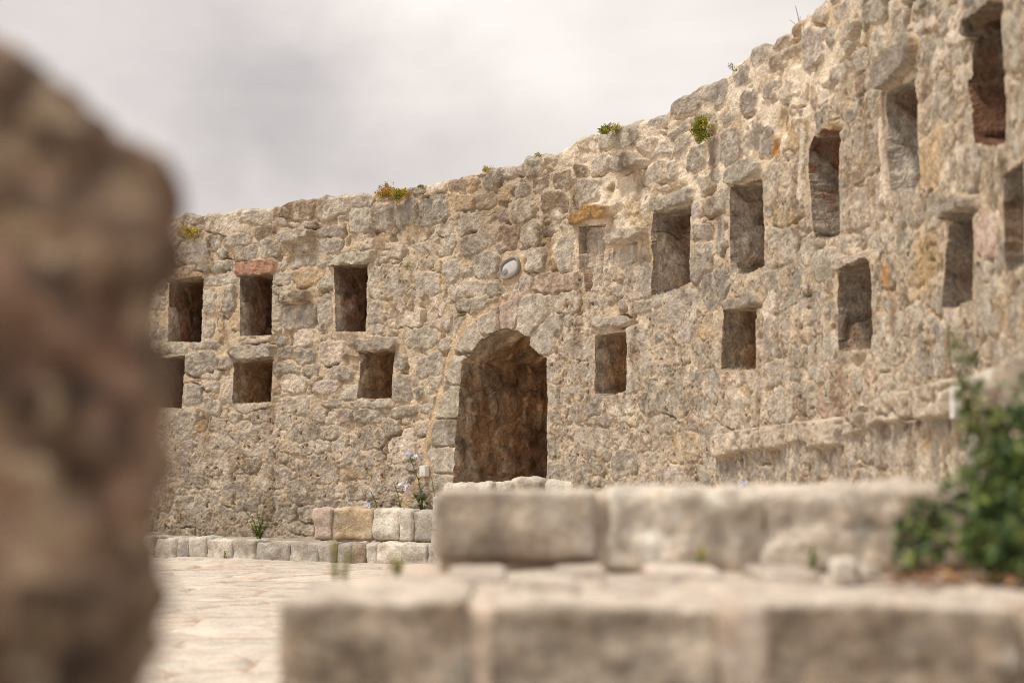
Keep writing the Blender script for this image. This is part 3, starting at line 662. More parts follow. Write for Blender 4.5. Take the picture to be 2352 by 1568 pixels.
# ---- floor
fx = np.concatenate([np.linspace(-10.6, -5.25, 90), np.linspace(-5.2, 2.6, 300)]); fy = np.concatenate([np.linspace(3.0, 8, 260), np.linspace(8.02, 15.0, 330)])
FX, FY = np.meshgrid(fx, fy, indexing='ij')
wx = FX+.12*fbm(FX*1.7, FY*1.7, 3, 181); wy = FY+.12*fbm(FX*1.7+30, FY*1.7, 3, 183)
pts = []
for i in range(-18, 6):
    for j in range(4, 34):
        pts.append((i*.62+(j % 2)*.31+rs.uniform(-.2,.2), j*.47+rs.uniform(-.13,.13)))
pts = np.array(pts); f1 = np.full(FX.shape, 9.0); f2 = f1.copy(); fi = np.zeros(FX.shape, int)
for i, (a, b) in enumerate(pts):
    i0, i1 = np.searchsorted(fx, (a-1, a+1)); j0, j1 = np.searchsorted(fy, (b-1, b+1))
    d = np.hypot(wx[i0:i1, j0:j1]-a, (wy[i0:i1, j0:j1]-b)*1.25); A1 = f1[i0:i1, j0:j1]; A2 = f2[i0:i1, j0:j1]; I = fi[i0:i1, j0:j1]
    l = d < A1; A2[:] = np.where(l, A1, np.minimum(A2, d)); I[:] = np.where(l, i, I); A1[:] = np.where(l, d, A1)
fe = f2-f1; fm = sm(.008, .045, fe)
lev = rs.uniform(-.011, .013, len(pts))[fi]; tlx = rs.normal(0, .014, len(pts))[fi]; tly = rs.normal(0, .014, len(pts))[fi]
FZ = fm*(.006+lev+tlx*(FX-pts[fi,0])+tly*(FY-pts[fi,1]))-.006*(1-fm)+.006*fbm(FX*4, FY*4, 4, 185)
pc = np.array([np.array((.555,.50,.44))*rs.uniform(.92, 1.06)*(1+rs.normal(0, .008, 3)) for _ in pts])[fi]
pc = pc*fm[...,None]+np.array((.43,.33,.255))*(1-fm[...,None])
pc = pc*(1+.12*fbm(FX*3, FY*3, 5, 187))[...,None]
pc = pc+(np.array((.42,.31,.24))-pc)*(.55*sm(.4, .75, fbm(FX*2+9, FY*5, 5, 189)))[...,None]
ix = np.arange(FX.size).reshape(FX.shape); fq = np.stack([ix[:-1,:-1], ix[1:,:-1], ix[1:,1:], ix[:-1,1:]], -1).reshape(-1, 4)
M_PAVE = stone_mat('limestone_paving', .8, .35, .3, .6)
mesh('paving', np.stack([FX, FY, FZ], -1).reshape(-1, 3), fq, M_PAVE, col=np.clip(pc, .05, .8).reshape(-1, 3), kind='structure')
m_, nt_, b_ = mat('dry_ground'); tc_ = nd(nt_, 'ShaderNodeTexCoord').outputs['Object']
nt_.links.new(mixc(nt_, rng(nt_, noise(nt_, tc_, 1.5, 8), .3, .7, 0, 1), (.40,.34,.28), (.52,.46,.39)), b_.inputs['Base Color']); b_.inputs['Roughness'].default_value = .95
mesh('ground', np.array([(-300,-300,-.03),(300,-300,-.03),(300,300,-.03),(-300,300,-.03)]), [(0,1,2,3)], m_, kind='structure')

# ------------------------------------------------------------------ foreground steps (out of focus)
def pcol(k, f=1.0): return np.array(PAL[k])*f
D2, D3 = 2.2, 3.15
zt = at(1100, 1385, D2)[2]
low = empty('near_stone_step', (at(1500,1385,D2)[0], D2+.4, 0), label='nearest stone step of big blocks with wide pale joints, across the bottom right', cat='stone step')
X = lambda x, D: (x-1176)/F*D
fr = [(648,1088,'g'),(1128,1655,'d'),(1738,2325,'b'),(2345,2800,'l')]
for i, (a, b, c) in enumerate(fr):
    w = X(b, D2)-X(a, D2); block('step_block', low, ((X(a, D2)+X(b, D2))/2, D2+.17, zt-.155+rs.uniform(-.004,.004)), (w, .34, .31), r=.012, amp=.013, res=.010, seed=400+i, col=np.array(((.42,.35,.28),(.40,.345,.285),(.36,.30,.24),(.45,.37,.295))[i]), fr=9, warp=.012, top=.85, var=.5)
def jointbox(par, x0, x1, y0, y1, z0, z1, seed, c=(.60,.50,.40), amp=.006):
    block('mortar_joint', par, ((x0+x1)/2, (y0+y1)/2, (z0+z1)/2), (x1-x0, y1-y0, z1-z0), r=.012, amp=amp, res=.012, seed=seed, col=c)
jointbox(low, X(1070,D2), X(1145,D2), D2+.005, D2+.3, zt-.33, zt-.006, 420, (.66,.55,.45))
jointbox(low, X(1640,D2), X(1752,D2), D2-.004, D2+.3, zt-.33, zt-.004, 421, (.66,.55,.46))
jointbox(low, X(2315,D2), X(2350,D2), D2+.02, D2+.3, zt-.33, zt-.02, 423)
fillmesh('tread', low, [(X(690,D2),D2+.2),(X(2800,D2),D2+.2),(1.75,D3+.3),(X(925,D3),D3+.3)], 0, zt-.012, M_BLOCK, (.56,.48,.41), .025)
fillmesh('step_base', low, [(X(700,D2),D2+.06),(X(2800,D2),D2+.06),(X(2800,D2),D2+.3),(X(700,D2),D2+.3)], 0, zt-.25, M_BLOCK, (.40,.33,.27), .06)
for i, (x, y, w) in enumerate(((1010,1335,120),(1250,1330,160),(1480,1335,170),(1700,1340,190),(1330,1300,120),(1560,1302,150),(1790,1305,130),(1100,1303,130))):
    D = .0+ (EYE-zt)*F/(y-1108+6); D = min(max(D, 2.5), D3-.06); block('tread_slab', low, (X(x, D), D, zt-.012), (w/F*D, .26, .035), r=.012, amp=.006, res=.015, seed=440+i, col=np.array((.55,.48,.42))*rs.uniform(.9, 1.1), warp=.01)
up = empty('far_stone_step', (at(1500,1290,D3)[0], D3+.3, zt-.01), label='upper stone step with a squared grey block at its left end, behind the nearest step', cat='stone step')
zu = at(1200, 1124, D3)[2]
for i, (a, b, c, yt, amp, rr_) in enumerate(((1003,1372,'g',1128,.006,.014),(1402,1752,'w',1124,.016,.022),(1745,2052,'l',1123,.018,.026),(2045,2330,'g',1120,.02,.04),(2325,2700,'l',1120,.02,.04))):
    w = X(b, D3)-X(a, D3); z1 = at(1200, yt, D3)[2]; z0 = zt+.016 if i == 0 else zt-.01
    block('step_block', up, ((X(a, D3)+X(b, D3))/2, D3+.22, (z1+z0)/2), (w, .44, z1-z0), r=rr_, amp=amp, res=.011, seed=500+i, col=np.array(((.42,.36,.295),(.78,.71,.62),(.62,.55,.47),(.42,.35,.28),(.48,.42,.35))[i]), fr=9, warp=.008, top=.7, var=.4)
jointbox(up, X(1362,D3), X(1412,D3), D3+.02, D3+.4, zt-.01, zu-.012, 520, (.55,.47,.39))
fillmesh('bedding_mortar', up, [(X(1010,D3),D3+.03),(X(2700,D3),D3+.03),(X(2700,D3),D3+.5),(X(1010,D3),D3+.5)], zt-.03, zt+.03, M_BLOCK, (.46,.37,.29), .02)
fillmesh('tread', up, [(X(1030,D3),D3+.3),(X(2560,D3),D3+.3),(X(2560,D3)-.1,D3+2.2),(X(1060,D3),D3+1.6)], 0, zu-.02, M_BLOCK, (.56,.48,.41), .04)
for i, (x, y, w, h_, c) in enumerate(((1932,1312,58,50,'w'),(2000,1322,60,36,'w'),(2075,1312,44,34,'o'))):
    D = 2.75; p = at(x, y, D); o = None
    g = block_geo((p[0], D, zt+h_/F*D*.42), (w/F*D, .05, h_/F*D), r=.014, amp=.008, res=.006, seed=540+i, col=pcol(c, 1.1), fr=14)
    mesh('loose_stone', g[0], g[1], M_BLOCK, col=g[2], loc=(p[0], D, zt), label=('squarish cream loose stone on the step, farthest left of the three beside the shrub', 'white loose stone on the step between the cream and the tan one', 'small tan loose stone at the edge of the shrub')[i], cat='stone', group='loose stones on the step')
# pier at the right end
pier = empty('stone_pier', (1.62, 4.3, 0), label='blurred pale stone wall end rising at the right edge behind the shrub', cat='wall end')
block('pier_core', pier, (1.86, 4.35, .40), (.74, .8, .80), r=.04, amp=.02, res=.03, seed=560, col=(.46,.40,.34))
for i, (x0, x1, y0, y1, c) in enumerate(((2235,2352,838,905,'l'),(2262,2440,905,990,'P'),(2225,2330,988,1075,'l'),(2325,2460,985,1080,'w'),(2348,2470,800,905,'g'))):
    D = 3.95; a = at(x0, y1, D+.45); b = at(x1, y0, D+.2)
    block('pier_stone', pier, ((a[0]+b[0])/2, D+.25, (a[2]+b[2])/2), (b[0]-a[0], .5, b[2]-a[2]-.004), r=.018, amp=.012, res=.02, seed=570+i, col=pcol(c, 1.1), warp=.01)

# ------------------------------------------------------------------ dark pillar at the left, very near the lens
prof = [(1630,300),(1568,306),(1480,322),(1400,336),(1300,346),(1230,330),(1150,336),(1050,348),(950,358),(850,360),(790,350),(740,350),(690,362),(650,384),(600,392),(520,393),(460,386),(410,368),(365,336),(345,296),(334,262),(305,236),(255,198),(210,150),(165,108),(125,52),(112,-10),(100,-90),(92,-220)]
DP = 1.12; zz = []; xx = []
for y, x in prof:
    p = at(x, y, DP); zz.append(p[2]); xx.append(p[0])
zz = np.array(zz); xx = np.array(xx)
nz_ = 260; zl = np.concatenate([np.linspace(-.05, zz[0], 40)[:-1], np.linspace(zz[0], zz[-1], nz_)])
Xr = np.interp(zl, zz, xx)+.009; x_l = -1.5
ya, yb = 1.02, 1.5; rc = .10
per = []; na = 150
ang = np.linspace(0, 1, na, endpoint=False)
rows = []
for z, xr in zip(zl, Xr):
    # perimeter: front edge from left to right, rounded right end, back edge
    w = xr-x_l; t = ang; P = np.zeros((na, 2)); r_ = rc
    nF = 70; nE = 40
    P[:nF,0] = x_l+(w-r_*.6)*np.linspace(0, 1, nF)**.6; P[:nF,1] = ya
    a = np.linspace(-math.pi/2, 0, nE//2); P[nF:nF+nE//2,0] = xr-r_*.6*(1-np.cos(a)); P[nF:nF+nE//2,1] = ya+r_+r_*np.sin(a)
    a = np.linspace(0, math.pi/2, nE//2); yy_ = np.linspace(ya+r_, yb, nE//2); P[nF+nE//2:nF+nE,0] = xr*(yy_/(ya+r_))-.12*(yy_-ya-r_); P[nF+nE//2:nF+nE,1] = yy_
    nB = na-nF-nE; P[nF+nE:,0] = np.linspace(xr*yb/(ya+r_)-.1, x_l*1.4, nB); P[nF+nE:,1] = yb
    rows.append(np.concatenate([P, np.full((na,1), z)], 1))
PV = np.stack(rows)     # nz, na, 3
pv = PV.reshape(-1, 3)
st_n = fbm3(pv, 7, 5, 201); cell = 1-np.abs(fbm3(pv, 8, 3, 203))*2
dsp = .010*st_n+.016*np.minimum(fbm3(pv, 11, 3, 202), .3)+.010*np.maximum(cell, -.6)+.012*np.minimum(fbm3(pv, 26, 3, 204), .25)-.004
du = np.roll(PV, -1, 1)-np.roll(PV, 1, 1); nx_ = np.stack([du[...,1], -du[...,0], 0*du[...,0]], -1); nx_ /= np.linalg.norm(nx_, axis=-1, keepdims=True)+1e-9
pv = pv+nx_.reshape(-1, 3)*dsp[:,None]
nzt, nat = PV.shape[:2]; ix = np.arange(nzt*nat).reshape(nzt, nat); nxt = np.roll(ix, -1, 1)
pf = np.stack([ix[:-1], nxt[:-1], nxt[1:], ix[1:]], -1).reshape(-1, 4)
# lid
ctr = pv[-nat:].mean(0); pv = np.concatenate([pv, [ctr]]); lid = np.stack([ix[-1], nxt[-1], np.full(nat, len(pv)-1), np.full(nat, len(pv)-1)], -1)
pcx = np.array((.17,.118,.086))*np.clip(1+.8*fbm3(pv, 26, 3, 205)+.5*fbm3(pv, 7, 2, 206), .3, 2.2)[:,None]
pcx = pcx+(np.array((.38,.29,.20))-pcx)*(.65*sm(.15, .5, fbm3(pv, 24, 3, 207)))[:,None]
pcx = pcx+(np.array((.24,.135,.10))-pcx)*(.5*sm(.05, .45, fbm3(pv, 11, 3, 209)))[:,None]
pcx = pcx+(np.array((.05,.037,.032))-pcx)*(.75*sm(.15, .5, fbm3(pv+5, 22, 3, 211)))[:,None]
tri = [tuple(q) for q in pf]+[(int(q[0]), int(q[1]), int(q[2])) for q in lid]
mesh('stone_pillar', pv, tri, M_DARK, col=np.clip(pcx, .02, .6), loc=(-.9, 1.3, 0), label='dark rough stone wall end filling the left edge, out of focus close to the camera', cat='wall end')

# ------------------------------------------------------------------ plants
def rnd(): return np.array([random.gauss(0,1) for _ in range(3)])
def jit(c, f=.25): k = random.uniform(1-f, 1+f); return tuple(max(.01, x*k*random.uniform(.93, 1.07)) for x in c)
def tuft(name, p, r, cols, n, label, group=None, flat=.8, L=.022, out=None, cat='plant'):
    p = np.array(p); o = empty(name, p, label=label, cat=cat, group=group)
    mb = MB(); sb = MB(); out = np.array(out if out is not None else (0,0,1.0))
    nst = max(6, int(n/26)); nl = int(n*2.2/nst)
    for k in range(nst):
        d = rnd(); d /= np.linalg.norm(d); d = d+out*.8; d = d/np.linalg.norm(d); d[2] *= flat; d = d*r*random.uniform(.7, .95)
        q = p+d; mid = p+d*.5+rnd()*r*.05
        sb.tube([p, mid, q], r*.03, r*.012, jit((.16,.13,.05)), 4)
        c0 = cols[random.randrange(len(cols))]
        for _ in range(nl):
            t = random.uniform(.45, 1.02); a = p+d*t+rnd()*r*.13
            mb.leaf(a, d/np.linalg.norm(d)+rnd()*.9, rnd(), L*random.uniform(.6, 1.2), L*.5, jit(c0), .2)
    mb.build('foliage', M_LEAF, o); sb.build('stem', M_STEM, o)
    return o
YG = [(.50,.40,.05), (.40,.37,.05), (.55,.42,.07)]; OR = [(.52,.31,.07), (.46,.24,.08), (.46,.36,.06)]; GR = [(.32,.33,.045), (.40,.36,.045), (.22,.24,.04)]
def onwall(x, y, n=.03):
    s_, z_ = p2w(x, y); p = wpos(np.array(s_), np.array(z_), np.array(n)); a = -s_/R
    return p, np.array([-math.cos(a), -math.sin(a), 0])
G1 = 'small plants growing on the wall'
def wallplant(x, y, r, cols, n, label, fl=.9, L=.022, n_off=.07, up=.8):
    r *= 1.2; p, nn = onwall(x, y, n_off); tuft('wall_plant', p, r, cols, n, label, G1, fl, L, nn*.7+np.array([0,0,up]))
wallplant(905, 455, .115, OR, 520, 'larger of two merged bushy tufts, orange and rust coloured, on the wall top', .9)
wallplant(932, 455, .085, GR+YG, 380, 'yellow green bushy tuft touching the orange one on the wall top', .8)
wallplant(448, 535, .10, YG, 420, 'dry yellow tuft hanging near the top of the wall beside the dark pillar', .9, up=.2)
wallplant(1640, 298, .085, GR, 700, 'round green cushion plant on the wall face among cream mortar joints', 1.0, .02, up=-.05)
wallplant(1420, 303, .075, GR, 320, 'low green tuft on the wall top near the middle of its slope', .55)
wallplant(1253, 362, .032, YG, 90, 'tiny yellow tuft on the wall top right of the doorway', .9, .015)
wallplant(1136, 394, .055, YG, 110, 'thin yellow sprig on the wall top directly above the doorway', .6, .016)
wallplant(982, 434, .04, GR, 90, 'tiny dark green tuft right of the orange bush on the wall top', .5, .016)
wallplant(945, 614, .035, GR+OR, 70, 'tiny green and orange sprig on the wall face between loophole and arch', .9, .016, .02)
wallplant(1706, 166, .045, [(.16,.16,.06)], 26, 'two thin dark sprigs on the steep part of the wall top', 1.4, .014)
p, nn = onwall(1822, 72, -.05); tw = empty('dry_twig', p, label='bare reddish twig sticking up from the wall top against the sky', cat='twig'); mb = MB()
for (dx, dz, w) in ((-.03,.17,1),( .05,.11,.8),(.0,.10,.7),(-.07,.08,.6)):
    mb.tube([p, p+np.array([dx*.5,0,dz*.5])+rnd()*.006, p+np.array([dx,0,dz])], .0035*w, .0018*w, (.28,.18,.14), 4)
mb.build('branch', M_STEM, tw)

def spray(name, p, stems, label, cat='plant', group=None, leafc=GR, flowers=None):
    p = np.array(p, float); o = empty(name, p, label=label, cat=cat, group=group); sb = MB(); lb = MB()
    for (dx, dz, nl, L) in stems:
        b = p+np.array([random.uniform(-.02,.02), random.uniform(-.02,.02), 0]); e = b+np.array([dx, random.uniform(-.05,.02), dz]); m_ = (b+e)/2+np.array([dx*-.15, 0, dz*.08])
        sb.tube([b, m_, e], .006, .003, jit((.13,.17,.04)), 5)
        for k in range(nl):
            t = random.uniform(.1, 1); q = b*(1-t)+e*t+(m_-(b+e)/2)*4*t*(1-t)
            lb.leaf(q, rnd()*np.array([1,1,.5])+np.array([0,0,.4]), (0,0,1), L*random.uniform(.6, 1.25), L*.5, jit(leafc[random.randrange(len(leafc))]), .3)
    sb.build('stem', M_STEM, o)
    if lb.V: lb.build('foliage', M_LEAF, o)
    for (dx, dy, dz, n, r) in (flowers or []):
        fb = MB()
        for k in range(n):
            c = p+np.array([dx, dy, dz])+rnd()*r*np.array([.8,.4,.7]); nrm = np.array([random.gauss(0,.5), -1, random.gauss(.2,.5)]); nrm /= np.linalg.norm(nrm)
            u = np.cross(nrm, [0,0,1]); u /= np.linalg.norm(u); w = np.cross(u, nrm); a0 = random.uniform(0, 6)
            cc = jit((.62,.63,.80), .08)
            for j in range(5):
                a = a0+j*2*math.pi/5; d = u*math.cos(a)+w*math.sin(a); fb.leaf(c, d+nrm*.25, nrm, .024, .019, cc, .15)
            fb.tube([p+np.array([dx, dy, dz])-np.array([0,0,r*.5]), c], .0025, .003, (.40,.42,.35), 4)
        fb.build('flower_head', M_PETAL, o)
    return o
DG = [(.07,.12,.03), (.10,.15,.035), (.13,.17,.03)]
def bedp(x): q = line_pt(x, bA+kn*.33, bB+kn*.33); return np.array([q[0], q[1], .42])
G2 = 'plants in the flower bed'
def px2m(dx, D): return dx/F*D
b = bedp(968); D = b[1]
spray('flowering_plant', b, [(px2m(-32,D), px2m(112,D)+.08, 26, .05), (px2m(-20,D), .20, 24, .055), (px2m(8,D), .16, 20, .055), (px2m(22,D), .12, 14, .055), (px2m(-36,D), .10, 8, .03)],
      'tallest lilac flowered plant below the white junction box', 'flower', G2, DG, [(px2m(-28,D), 0, px2m(112,D)+.10, 7, .035), (px2m(-34,D), -.02, px2m(36,D)+.10, 6, .04)])
b = bedp(920); spray('flowering_plant', b, [(px2m(-18,D), px2m(62,D)+.06, 12, .03), (px2m(-4,D), .12, 8, .035)], 'bare upright stem without flowers between the two lilac flowered plants', 'flower', G2, DG)
b = bedp(872); spray('flowering_plant', b, [(px2m(-16,D), px2m(36,D)+.06, 14, .03), (px2m(-14,D), .07, 9, .03), (px2m(25,D), .03, 7, .03)], 'short lilac flowered plant at the left end of the flower bed', 'flower', G2, DG,
      [(px2m(-27,D), -.04, px2m(6,D)+.055, 7, .035), (px2m(-22,D), 0, px2m(38,D)+.06, 2, .015)])
b = bedp(1002); spray('flowering_plant', b, [(px2m(-10,D), px2m(75,D)+.05, 12, .03)], 'thin green stem right beside the near step, under the doorway jamb', 'flower', G2, DG)
q = line_pt(596, kA+kn*.62, kB+kn*.62); D = q[1]
spray('wild_weed', (*q, .17), [(px2m(-42,D), px2m(72,D), 34, .04), (px2m(-8,D), px2m(56,D), 34, .045), (px2m(12,D), px2m(42,D), 30, .045), (px2m(-20,D), px2m(30,D), 30, .05), (px2m(2,D), px2m(25,D), 30, .05), (px2m(22,D), px2m(30,D), 22, .045)],
      'bright green weed growing on the kerb at the foot of the left wall', 'weed', None, [(.17,.22,.02), (.13,.18,.02), (.22,.24,.03)])
q = line_pt(519, kA-kn*.02, kB-kn*.02); spray('wild_weed', (*q, .0), [(0, .09, 18, .025), (.02, .07, 14, .025)], 'tiny yellow weed at the joint below the kerb', 'weed', None, YG)
p = at(1702, 1123, 8.6); spray('flowering_plant', p-np.array([0,0,.12]), [(.01,.14,10,.03), (-.04,.12,8,.03)], 'small blue flower peeping over the upper step in front of the ledge', 'flower', None, DG, [(.01,0,.145,6,.02), (-.05,0,.12,3,.015)])
# blurred sprigs on the tread
for (x, yb_, hgt, D, lab_) in ((783,1330,70,3.0,'small blurred yellow green sprig at the left end of the near step'), (932,1325,42,2.95,'smaller blurred green sprig near the squared end block')):
    p = at(x, yb_, D); z0 = p[2]
    p = np.array([p[0], p[1], p[2]])
    spray('step_sprig', p, [(-.004, hgt/F*D, 26, .02), (.012, hgt/F*D*.8, 20, .018)], lab_, 'weed', None, YG+GR)
for (x, y, D, lab_) in ((1600,1262,D3-.03,'tiny yellow bloom against the pale block of the upper step'), (1850,1278,D3-.03,'tiny yellow green sprig at the bottom of the rough upper block')):
    p = at(x, y, D); p[2] = zt; spray('step_sprig', p, [(0,.05,10,.014),(.015,.03,8,.014)], lab_, 'weed', None, [(.5,.38,.03), (.35,.33,.05)])
# big shrub, right
Dsh = 2.75; sb_ = at(2230, 1330, Dsh); sb_[2] = zt
shr = empty('leafy_shrub', sb_, label='dark green leafy shrub growing on the step at the right edge, out of focus', cat='shrub')
lb = MB(); tb = MB()
def lobe(cx_, cy_, r, n, D, cols):
    c = at(cx_, cy_, D); rr = r/F*D
    for _ in range(n):
        d = rnd(); d /= np.linalg.norm(d); q = c+d*rr*random.uniform(.25, 1.05)**.6*np.array([1,.8,1])
        if q[2] < zt+.01: continue
        if random.random() < .28: continue
        lb.leaf(q, d+rnd()*.7, rnd()*.5+np.array([0,-.4,1]), random.uniform(.012, .044), random.uniform(.010, .026), jit(cols[random.randrange(len(cols))], .4), .3)
DK = [(.06,.11,.035), (.085,.145,.04), (.14,.19,.05), (.045,.08,.03), (.19,.22,.06)]
for a in ((2300,1090,70,330,2.75),(2335,990,55,230,2.8),(2272,1185,44,200,2.7),(2330,1190,78,420,2.7),(2290,1265,58,330,2.65),(2345,1280,60,300,2.6),(2128,1190,32,90,2.8),(2090,1225,26,70,2.8),(2152,1235,26,70,2.75),(2185,1140,30,70,2.8),(2225,1110,22,44,2.8),(2345,1100,60,330,2.7),(2400,1150,110,400,2.75),(2345,890,26,40,2.9),(2072,1280,18,30,2.7),(2108,1278,14,22,2.7),(2230,1240,34,90,2.7)):
    lobe(*a, DK)
for a in ((2215,830,16,16,3.0),(2205,880,14,12,3.0),(2225,905,26,40,3.0),(2250,960,36,90,2.95),(2260,1010,38,120,2.9),(2195,770,10,8,3.0),(2180,800,8,6,3.0)):
    lobe(*a, [(.14,.16,.04), (.10,.13,.04)])
for (x0, y0, x1, y1) in ((2260,1300,2290,1090),(2240,1300,2130,1200),(2280,1300,2340,1000),(2250,1300,2205,1120),(2290,1090,2215,820),(2215,830,2195,770),(2300,1100,2345,880),(2260,1300,2380,1150)):
    a = at(x0, y0, 2.75); c = at(x1, y1, 2.82); tb.tube([a, (a+c)/2+rnd()*.01, c], .006, .0025, jit((.12,.12,.05)), 5)
lb.build('foliage', M_LEAF, shr); tb.build('stem', M_STEM, shr)
# soil and fallen leaves at its foot
so = MB(); 
for _ in range(260):
    x = random.uniform(2040, 2352); D = random.uniform(2.45, 2.95); p = at(x, 1200, D); p[2] = zt+random.uniform(.0, .022)
    so.leaf(p, rnd()*np.array([1,1,.3]), (0,0,1), random.uniform(.014, .034), random.uniform(.01, .022), jit(random.choice([(.30,.14,.06), (.22,.10,.05), (.42,.24,.10), (.14,.07,.04)]), .3), .4)
tag(so.build('fallen_leaves', M_LEAF), 'brown and orange fallen leaves under the shrub', 'leaves', kind='stuff')

# ------------------------------------------------------------------ fittings
def rbox(c, ex, ey, ez, w, d, h_, r=.01, seg=4):    # rounded box: outline in (ex,ez), thickness along ey
    V = []; Fs = []; pr_ = []
    for (sx_, sz2, a0) in ((1,1,0),(-1,1,90),(-1,-1,180),(1,-1,270)):
        for k in range(seg+1):
            a = math.radians(a0+90*k/seg); pr_.append((sx_*(w/2-r)+r*math.cos(a), sz2*(h_/2-r)+r*math.sin(a)))
    lv = [(0,1.0),(d-r*.5,1.0),(d-r*.15,.985),(d,.94)]
    for (y, f) in lv:
        for (u, v) in pr_: V.append(np.array(c)+ex*u*f+ez*v*f+ey*y)
    n = len(pr_)
    for l in range(len(lv)-1):
        for k in range(n): Fs.append((l*n+k, l*n+(k+1) % n, (l+1)*n+(k+1) % n, (l+1)*n+k))
    Fs.append(tuple((len(lv)-1)*n+k for k in range(n))); Fs.append(tuple(range(n))[::-1])
    return V, Fs
def fitting_frame(x, y, n):
    s_, z_ = p2w(x, y, max(n-.02, 0)); a = -s_/R; c = wpos(np.array(s_), np.array(z_), np.array(n))
    return c, np.array([math.sin(a), -math.cos(a), 0]), np.array([-math.cos(a), -math.sin(a), 0]), np.array([0,0,1.])
def jbox(x, y, n, w, h_, d, label):
    c, ex, ey, ez = fitting_frame(x, y, n); o = empty('junction_box', c, label=label, cat='junction box', group='white junction boxes')
    V, Fs = rbox(c, ex, ey, ez, w, d*.6, h_, .012); mesh('box_body', np.array(V), Fs, M_WHITE, o, smooth=False)
    V, Fs = rbox(c+ey*(d*.6+.001), ex, ey, ez, w*.97, d*.4, h_*.97, .012); mesh('lid', np.array(V), Fs, M_WHITE, o, smooth=False)
jbox(981, 1081, .01, .085, .105, .05, 'white plastic junction box on the wall left of the doorway above the lilac flowers')
jbox(2224, 925, LED_OFF+.03, .10, .12, .04, 'white plastic junction box on the ledge near the right edge, partly behind sprigs')
c, ex, ey, ez = fitting_frame(1176, 616, .012)
ex, ez = ex*math.cos(.22)+ez*math.sin(.22), ez*math.cos(.22)-ex*math.sin(.22)
lt = empty('bulkhead_light', c, label='oval bulkhead wall light with white glass and grey rim above the arched doorway', cat='wall light')
def ovalring(c, w, h_, prof_):   # prof: (scale offset, depth)
    V = []; Fs = []; N = 40
    for (o_, y) in prof_:
        for k in range(N):
            a = 2*math.pi*k/N; ca, sa = math.cos(a), math.sin(a); e = 2/2.7
            V.append(np.array(c)+ex*(np.sign(ca)*abs(ca)**e*(w/2+o_))+ez*(np.sign(sa)*abs(sa)**e*(h_/2+o_))+ey*y)
    for l in range(len(prof_)-1):
        for k in range(N): Fs.append((l*N+k, l*N+(k+1) % N, (l+1)*N+(k+1) % N, (l+1)*N+k))
    return V, Fs, N
V, Fs, N = ovalring(c, .275, .18, [(0,0),(0,.02),(-.005,.028),(-.016,.028),(-.024,.014),(-.026,.0)]); mesh('rim', np.array(V), Fs, M_FRAME, lt)
V, Fs, N = ovalring(c, .225, .13, [(0,.004),(-.004,.014),(-.02,.019),(-.045,.022)]); Fs.append(tuple(3*N+k for k in range(N))); mesh('glass_cover', np.array(V), Fs, M_GLASS, lt)

V, Fs, N = ovalring(np.array(c)-ex*.055-ez*.016, .07, .06, [(0,.012),(-.003,.022),(-.02,.026)]); Fs.append(tuple(2*N+k for k in range(N))); mesh('glass_reflection', np.array(V), Fs, M_FRAME, lt)  # dark patch laid on the glass in place of a reflection
# ------------------------------------------------------------------ sky, sun, camera
SUN_DIR = np.array([-.92, -.30, 0]); SUN_DIR /= np.linalg.norm(SUN_DIR); EL = math.radians(62)
sd = np.array([SUN_DIR[0]*math.cos(EL), SUN_DIR[1]*math.cos(EL), math.sin(EL)])
W = bpy.data.worlds.new('World'); SC.world = W; W.use_nodes = True; nt = W.node_tree; nt.nodes.clear(); L = nt.links.new
sky = nd(nt, 'ShaderNodeTexSky', sky_type='NISHITA', sun_disc=False, sun_elevation=EL, sun_rotation=math.atan2(SUN_DIR[0], SUN_DIR[1]), air_density=1.0, dust_density=4.0)
tc = nd(nt, 'ShaderNodeTexCoord').outputs['Generated']
mp = nd(nt, 'ShaderNodeMapping'); mp.inputs['Scale'].default_value = (1, 1, 1.9); L(tc, mp.inputs[0])
cn = noise(nt, mp.outputs[0], 4.2, 6, .5, .35); cn2 = noise(nt, mp.outputs[0], 9, 5, .5, .3)
def dirblob(x, y, r, amp):
    d = ray(x, y); d = d/np.linalg.norm(d)
    # distort the direction a little for soft ragged clouds
    v = nd(nt, 'ShaderNodeVectorMath', operation='DISTANCE'); L(dist_v, v.inputs[0]); v.inputs[1].default_value = d
    return rng(nt, v.outputs['Value'], r, 0, 0, amp, True)
nv = nd(nt, 'ShaderNodeTexNoise'); nv.inputs['Scale'].default_value = 7; nv.inputs['Detail'].default_value = 4; nv.inputs['Roughness'].default_value = .5; L(tc, nv.inputs['Vector'])
s1 = nd(nt, 'ShaderNodeVectorMath', operation='SUBTRACT'); L(nv.outputs['Color'], s1.inputs[0]); s1.inputs[1].default_value = (.5,.5,.5)
s2 = nd(nt, 'ShaderNodeVectorMath', operation='SCALE'); L(s1.outputs[0], s2.inputs[0]); s2.inputs['Scale'].default_value = .2
s3 = nd(nt, 'ShaderNodeVectorMath', operation='ADD'); L(tc, s3.inputs[0]); L(s2.outputs[0], s3.inputs[1]); dist_v = s3.outputs[0]
acc = mul(nt, rng(nt, cn, .32, .68, -.085, .085), rng(nt, cn2, .3, .7, -.03, .03), 'ADD')
for bl in ((560,200,.13,-.10),(470,240,.09,-.04),(700,230,.10,-.06),(860,330,.10,-.07),(1150,330,.10,-.07),(1350,200,.10,-.03),(1000,400,.08,-.05),(450,420,.06,-.05),(620,385,.04,.07),(1150,0,.20,.17),(930,20,.12,.06),(1250,110,.06,.06),(1700,40,.12,.09),(250,100,.1,.0),(0,60,.12,-.05)):
    acc = mul(nt, acc, dirblob(*bl), 'ADD')
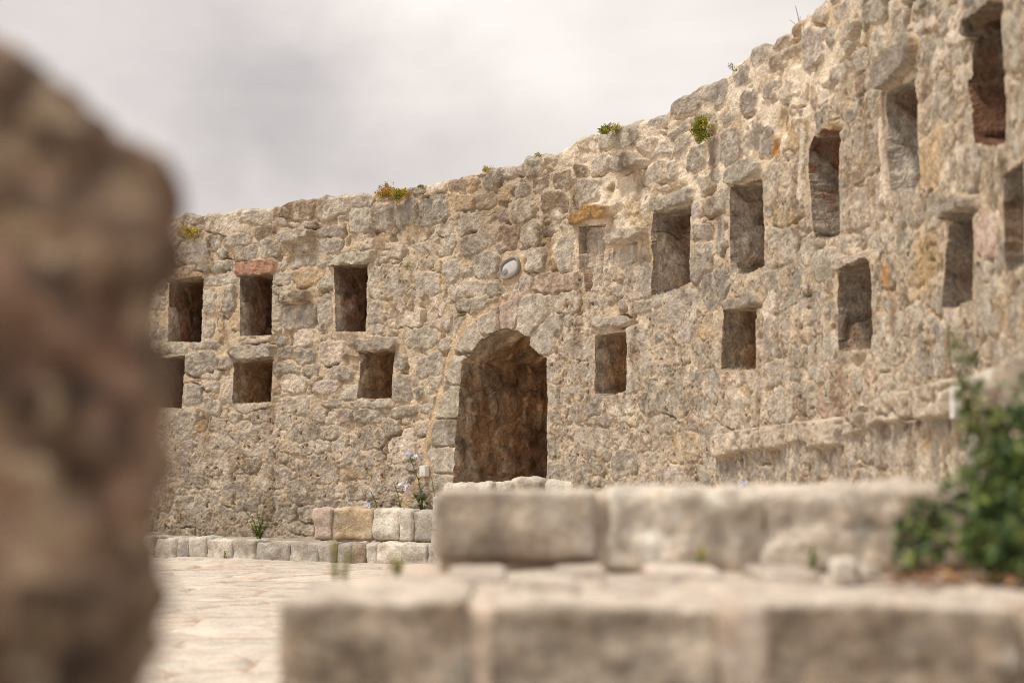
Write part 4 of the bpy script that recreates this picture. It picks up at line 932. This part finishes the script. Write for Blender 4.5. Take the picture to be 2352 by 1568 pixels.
lum = mul(nt, mul(nt, acc, .79, 'ADD'), .915)
sep = nd(nt, 'ShaderNodeSeparateXYZ'); L(tc, sep.inputs[0])
lum = mul(nt, lum, rng(nt, sep.outputs[2], .35, .95, 1.0, 1.45))
cc = nd(nt, 'ShaderNodeVectorMath', operation='SCALE'); L(mixc(nt, rng(nt, lum, .58, .80, 0, 1), (1.055, .97, .95), (1.06, .985, .92)), cc.inputs[0]); L(lum, cc.inputs['Scale'])
sk = nd(nt, 'ShaderNodeVectorMath', operation='SCALE'); L(sky.outputs[0], sk.inputs[0]); sk.inputs['Scale'].default_value = .10
fin = mixc(nt, .93, sk.outputs[0], cc.outputs[0])
bg = nd(nt, 'ShaderNodeBackground'); L(fin, bg.inputs['Color']); bg.inputs['Strength'].default_value = 1.0
L(bg.outputs[0], nd(nt, 'ShaderNodeOutputWorld').inputs[0])
import mathutils
sl = bpy.data.lights.new('sun', 'SUN'); sl.energy = 2.7; sl.angle = math.radians(10); sl.color = (1, .915, .78)
so_ = bpy.data.objects.new('sun', sl); COL.objects.link(so_); so_.rotation_euler = mathutils.Vector(sd).to_track_quat('Z', 'Y').to_euler(); so_.location = (-6, -4, 9)
cam = bpy.data.cameras.new('camera'); co = bpy.data.objects.new('camera', cam); COL.objects.link(co); SC.camera = co
co.location = (0, 0, EYE); co.rotation_euler = (math.pi/2+TH, 0, 0)
cam.sensor_width = 36; cam.lens = F/1176*18; cam.clip_start = .05; cam.clip_end = 2000
cam.dof.use_dof = True; cam.dof.focus_distance = 12.3; cam.dof.aperture_fstop = 1.8; cam.dof.aperture_blades = 0
SC.view_settings.view_transform = 'Standard'; SC.view_settings.look = 'None'; SC.view_settings.exposure = 0.12; SC.view_settings.gamma = 1
SC.cycles.pixel_filter_type = 'BLACKMAN_HARRIS'; SC.cycles.filter_width = 1.0
SC.render.engine = 'CYCLES'; SC.cycles.use_denoising = True; SC.cycles.denoising_prefilter = 'FAST'; SC.cycles.max_bounces = 6; SC.cycles.diffuse_bounces = 4
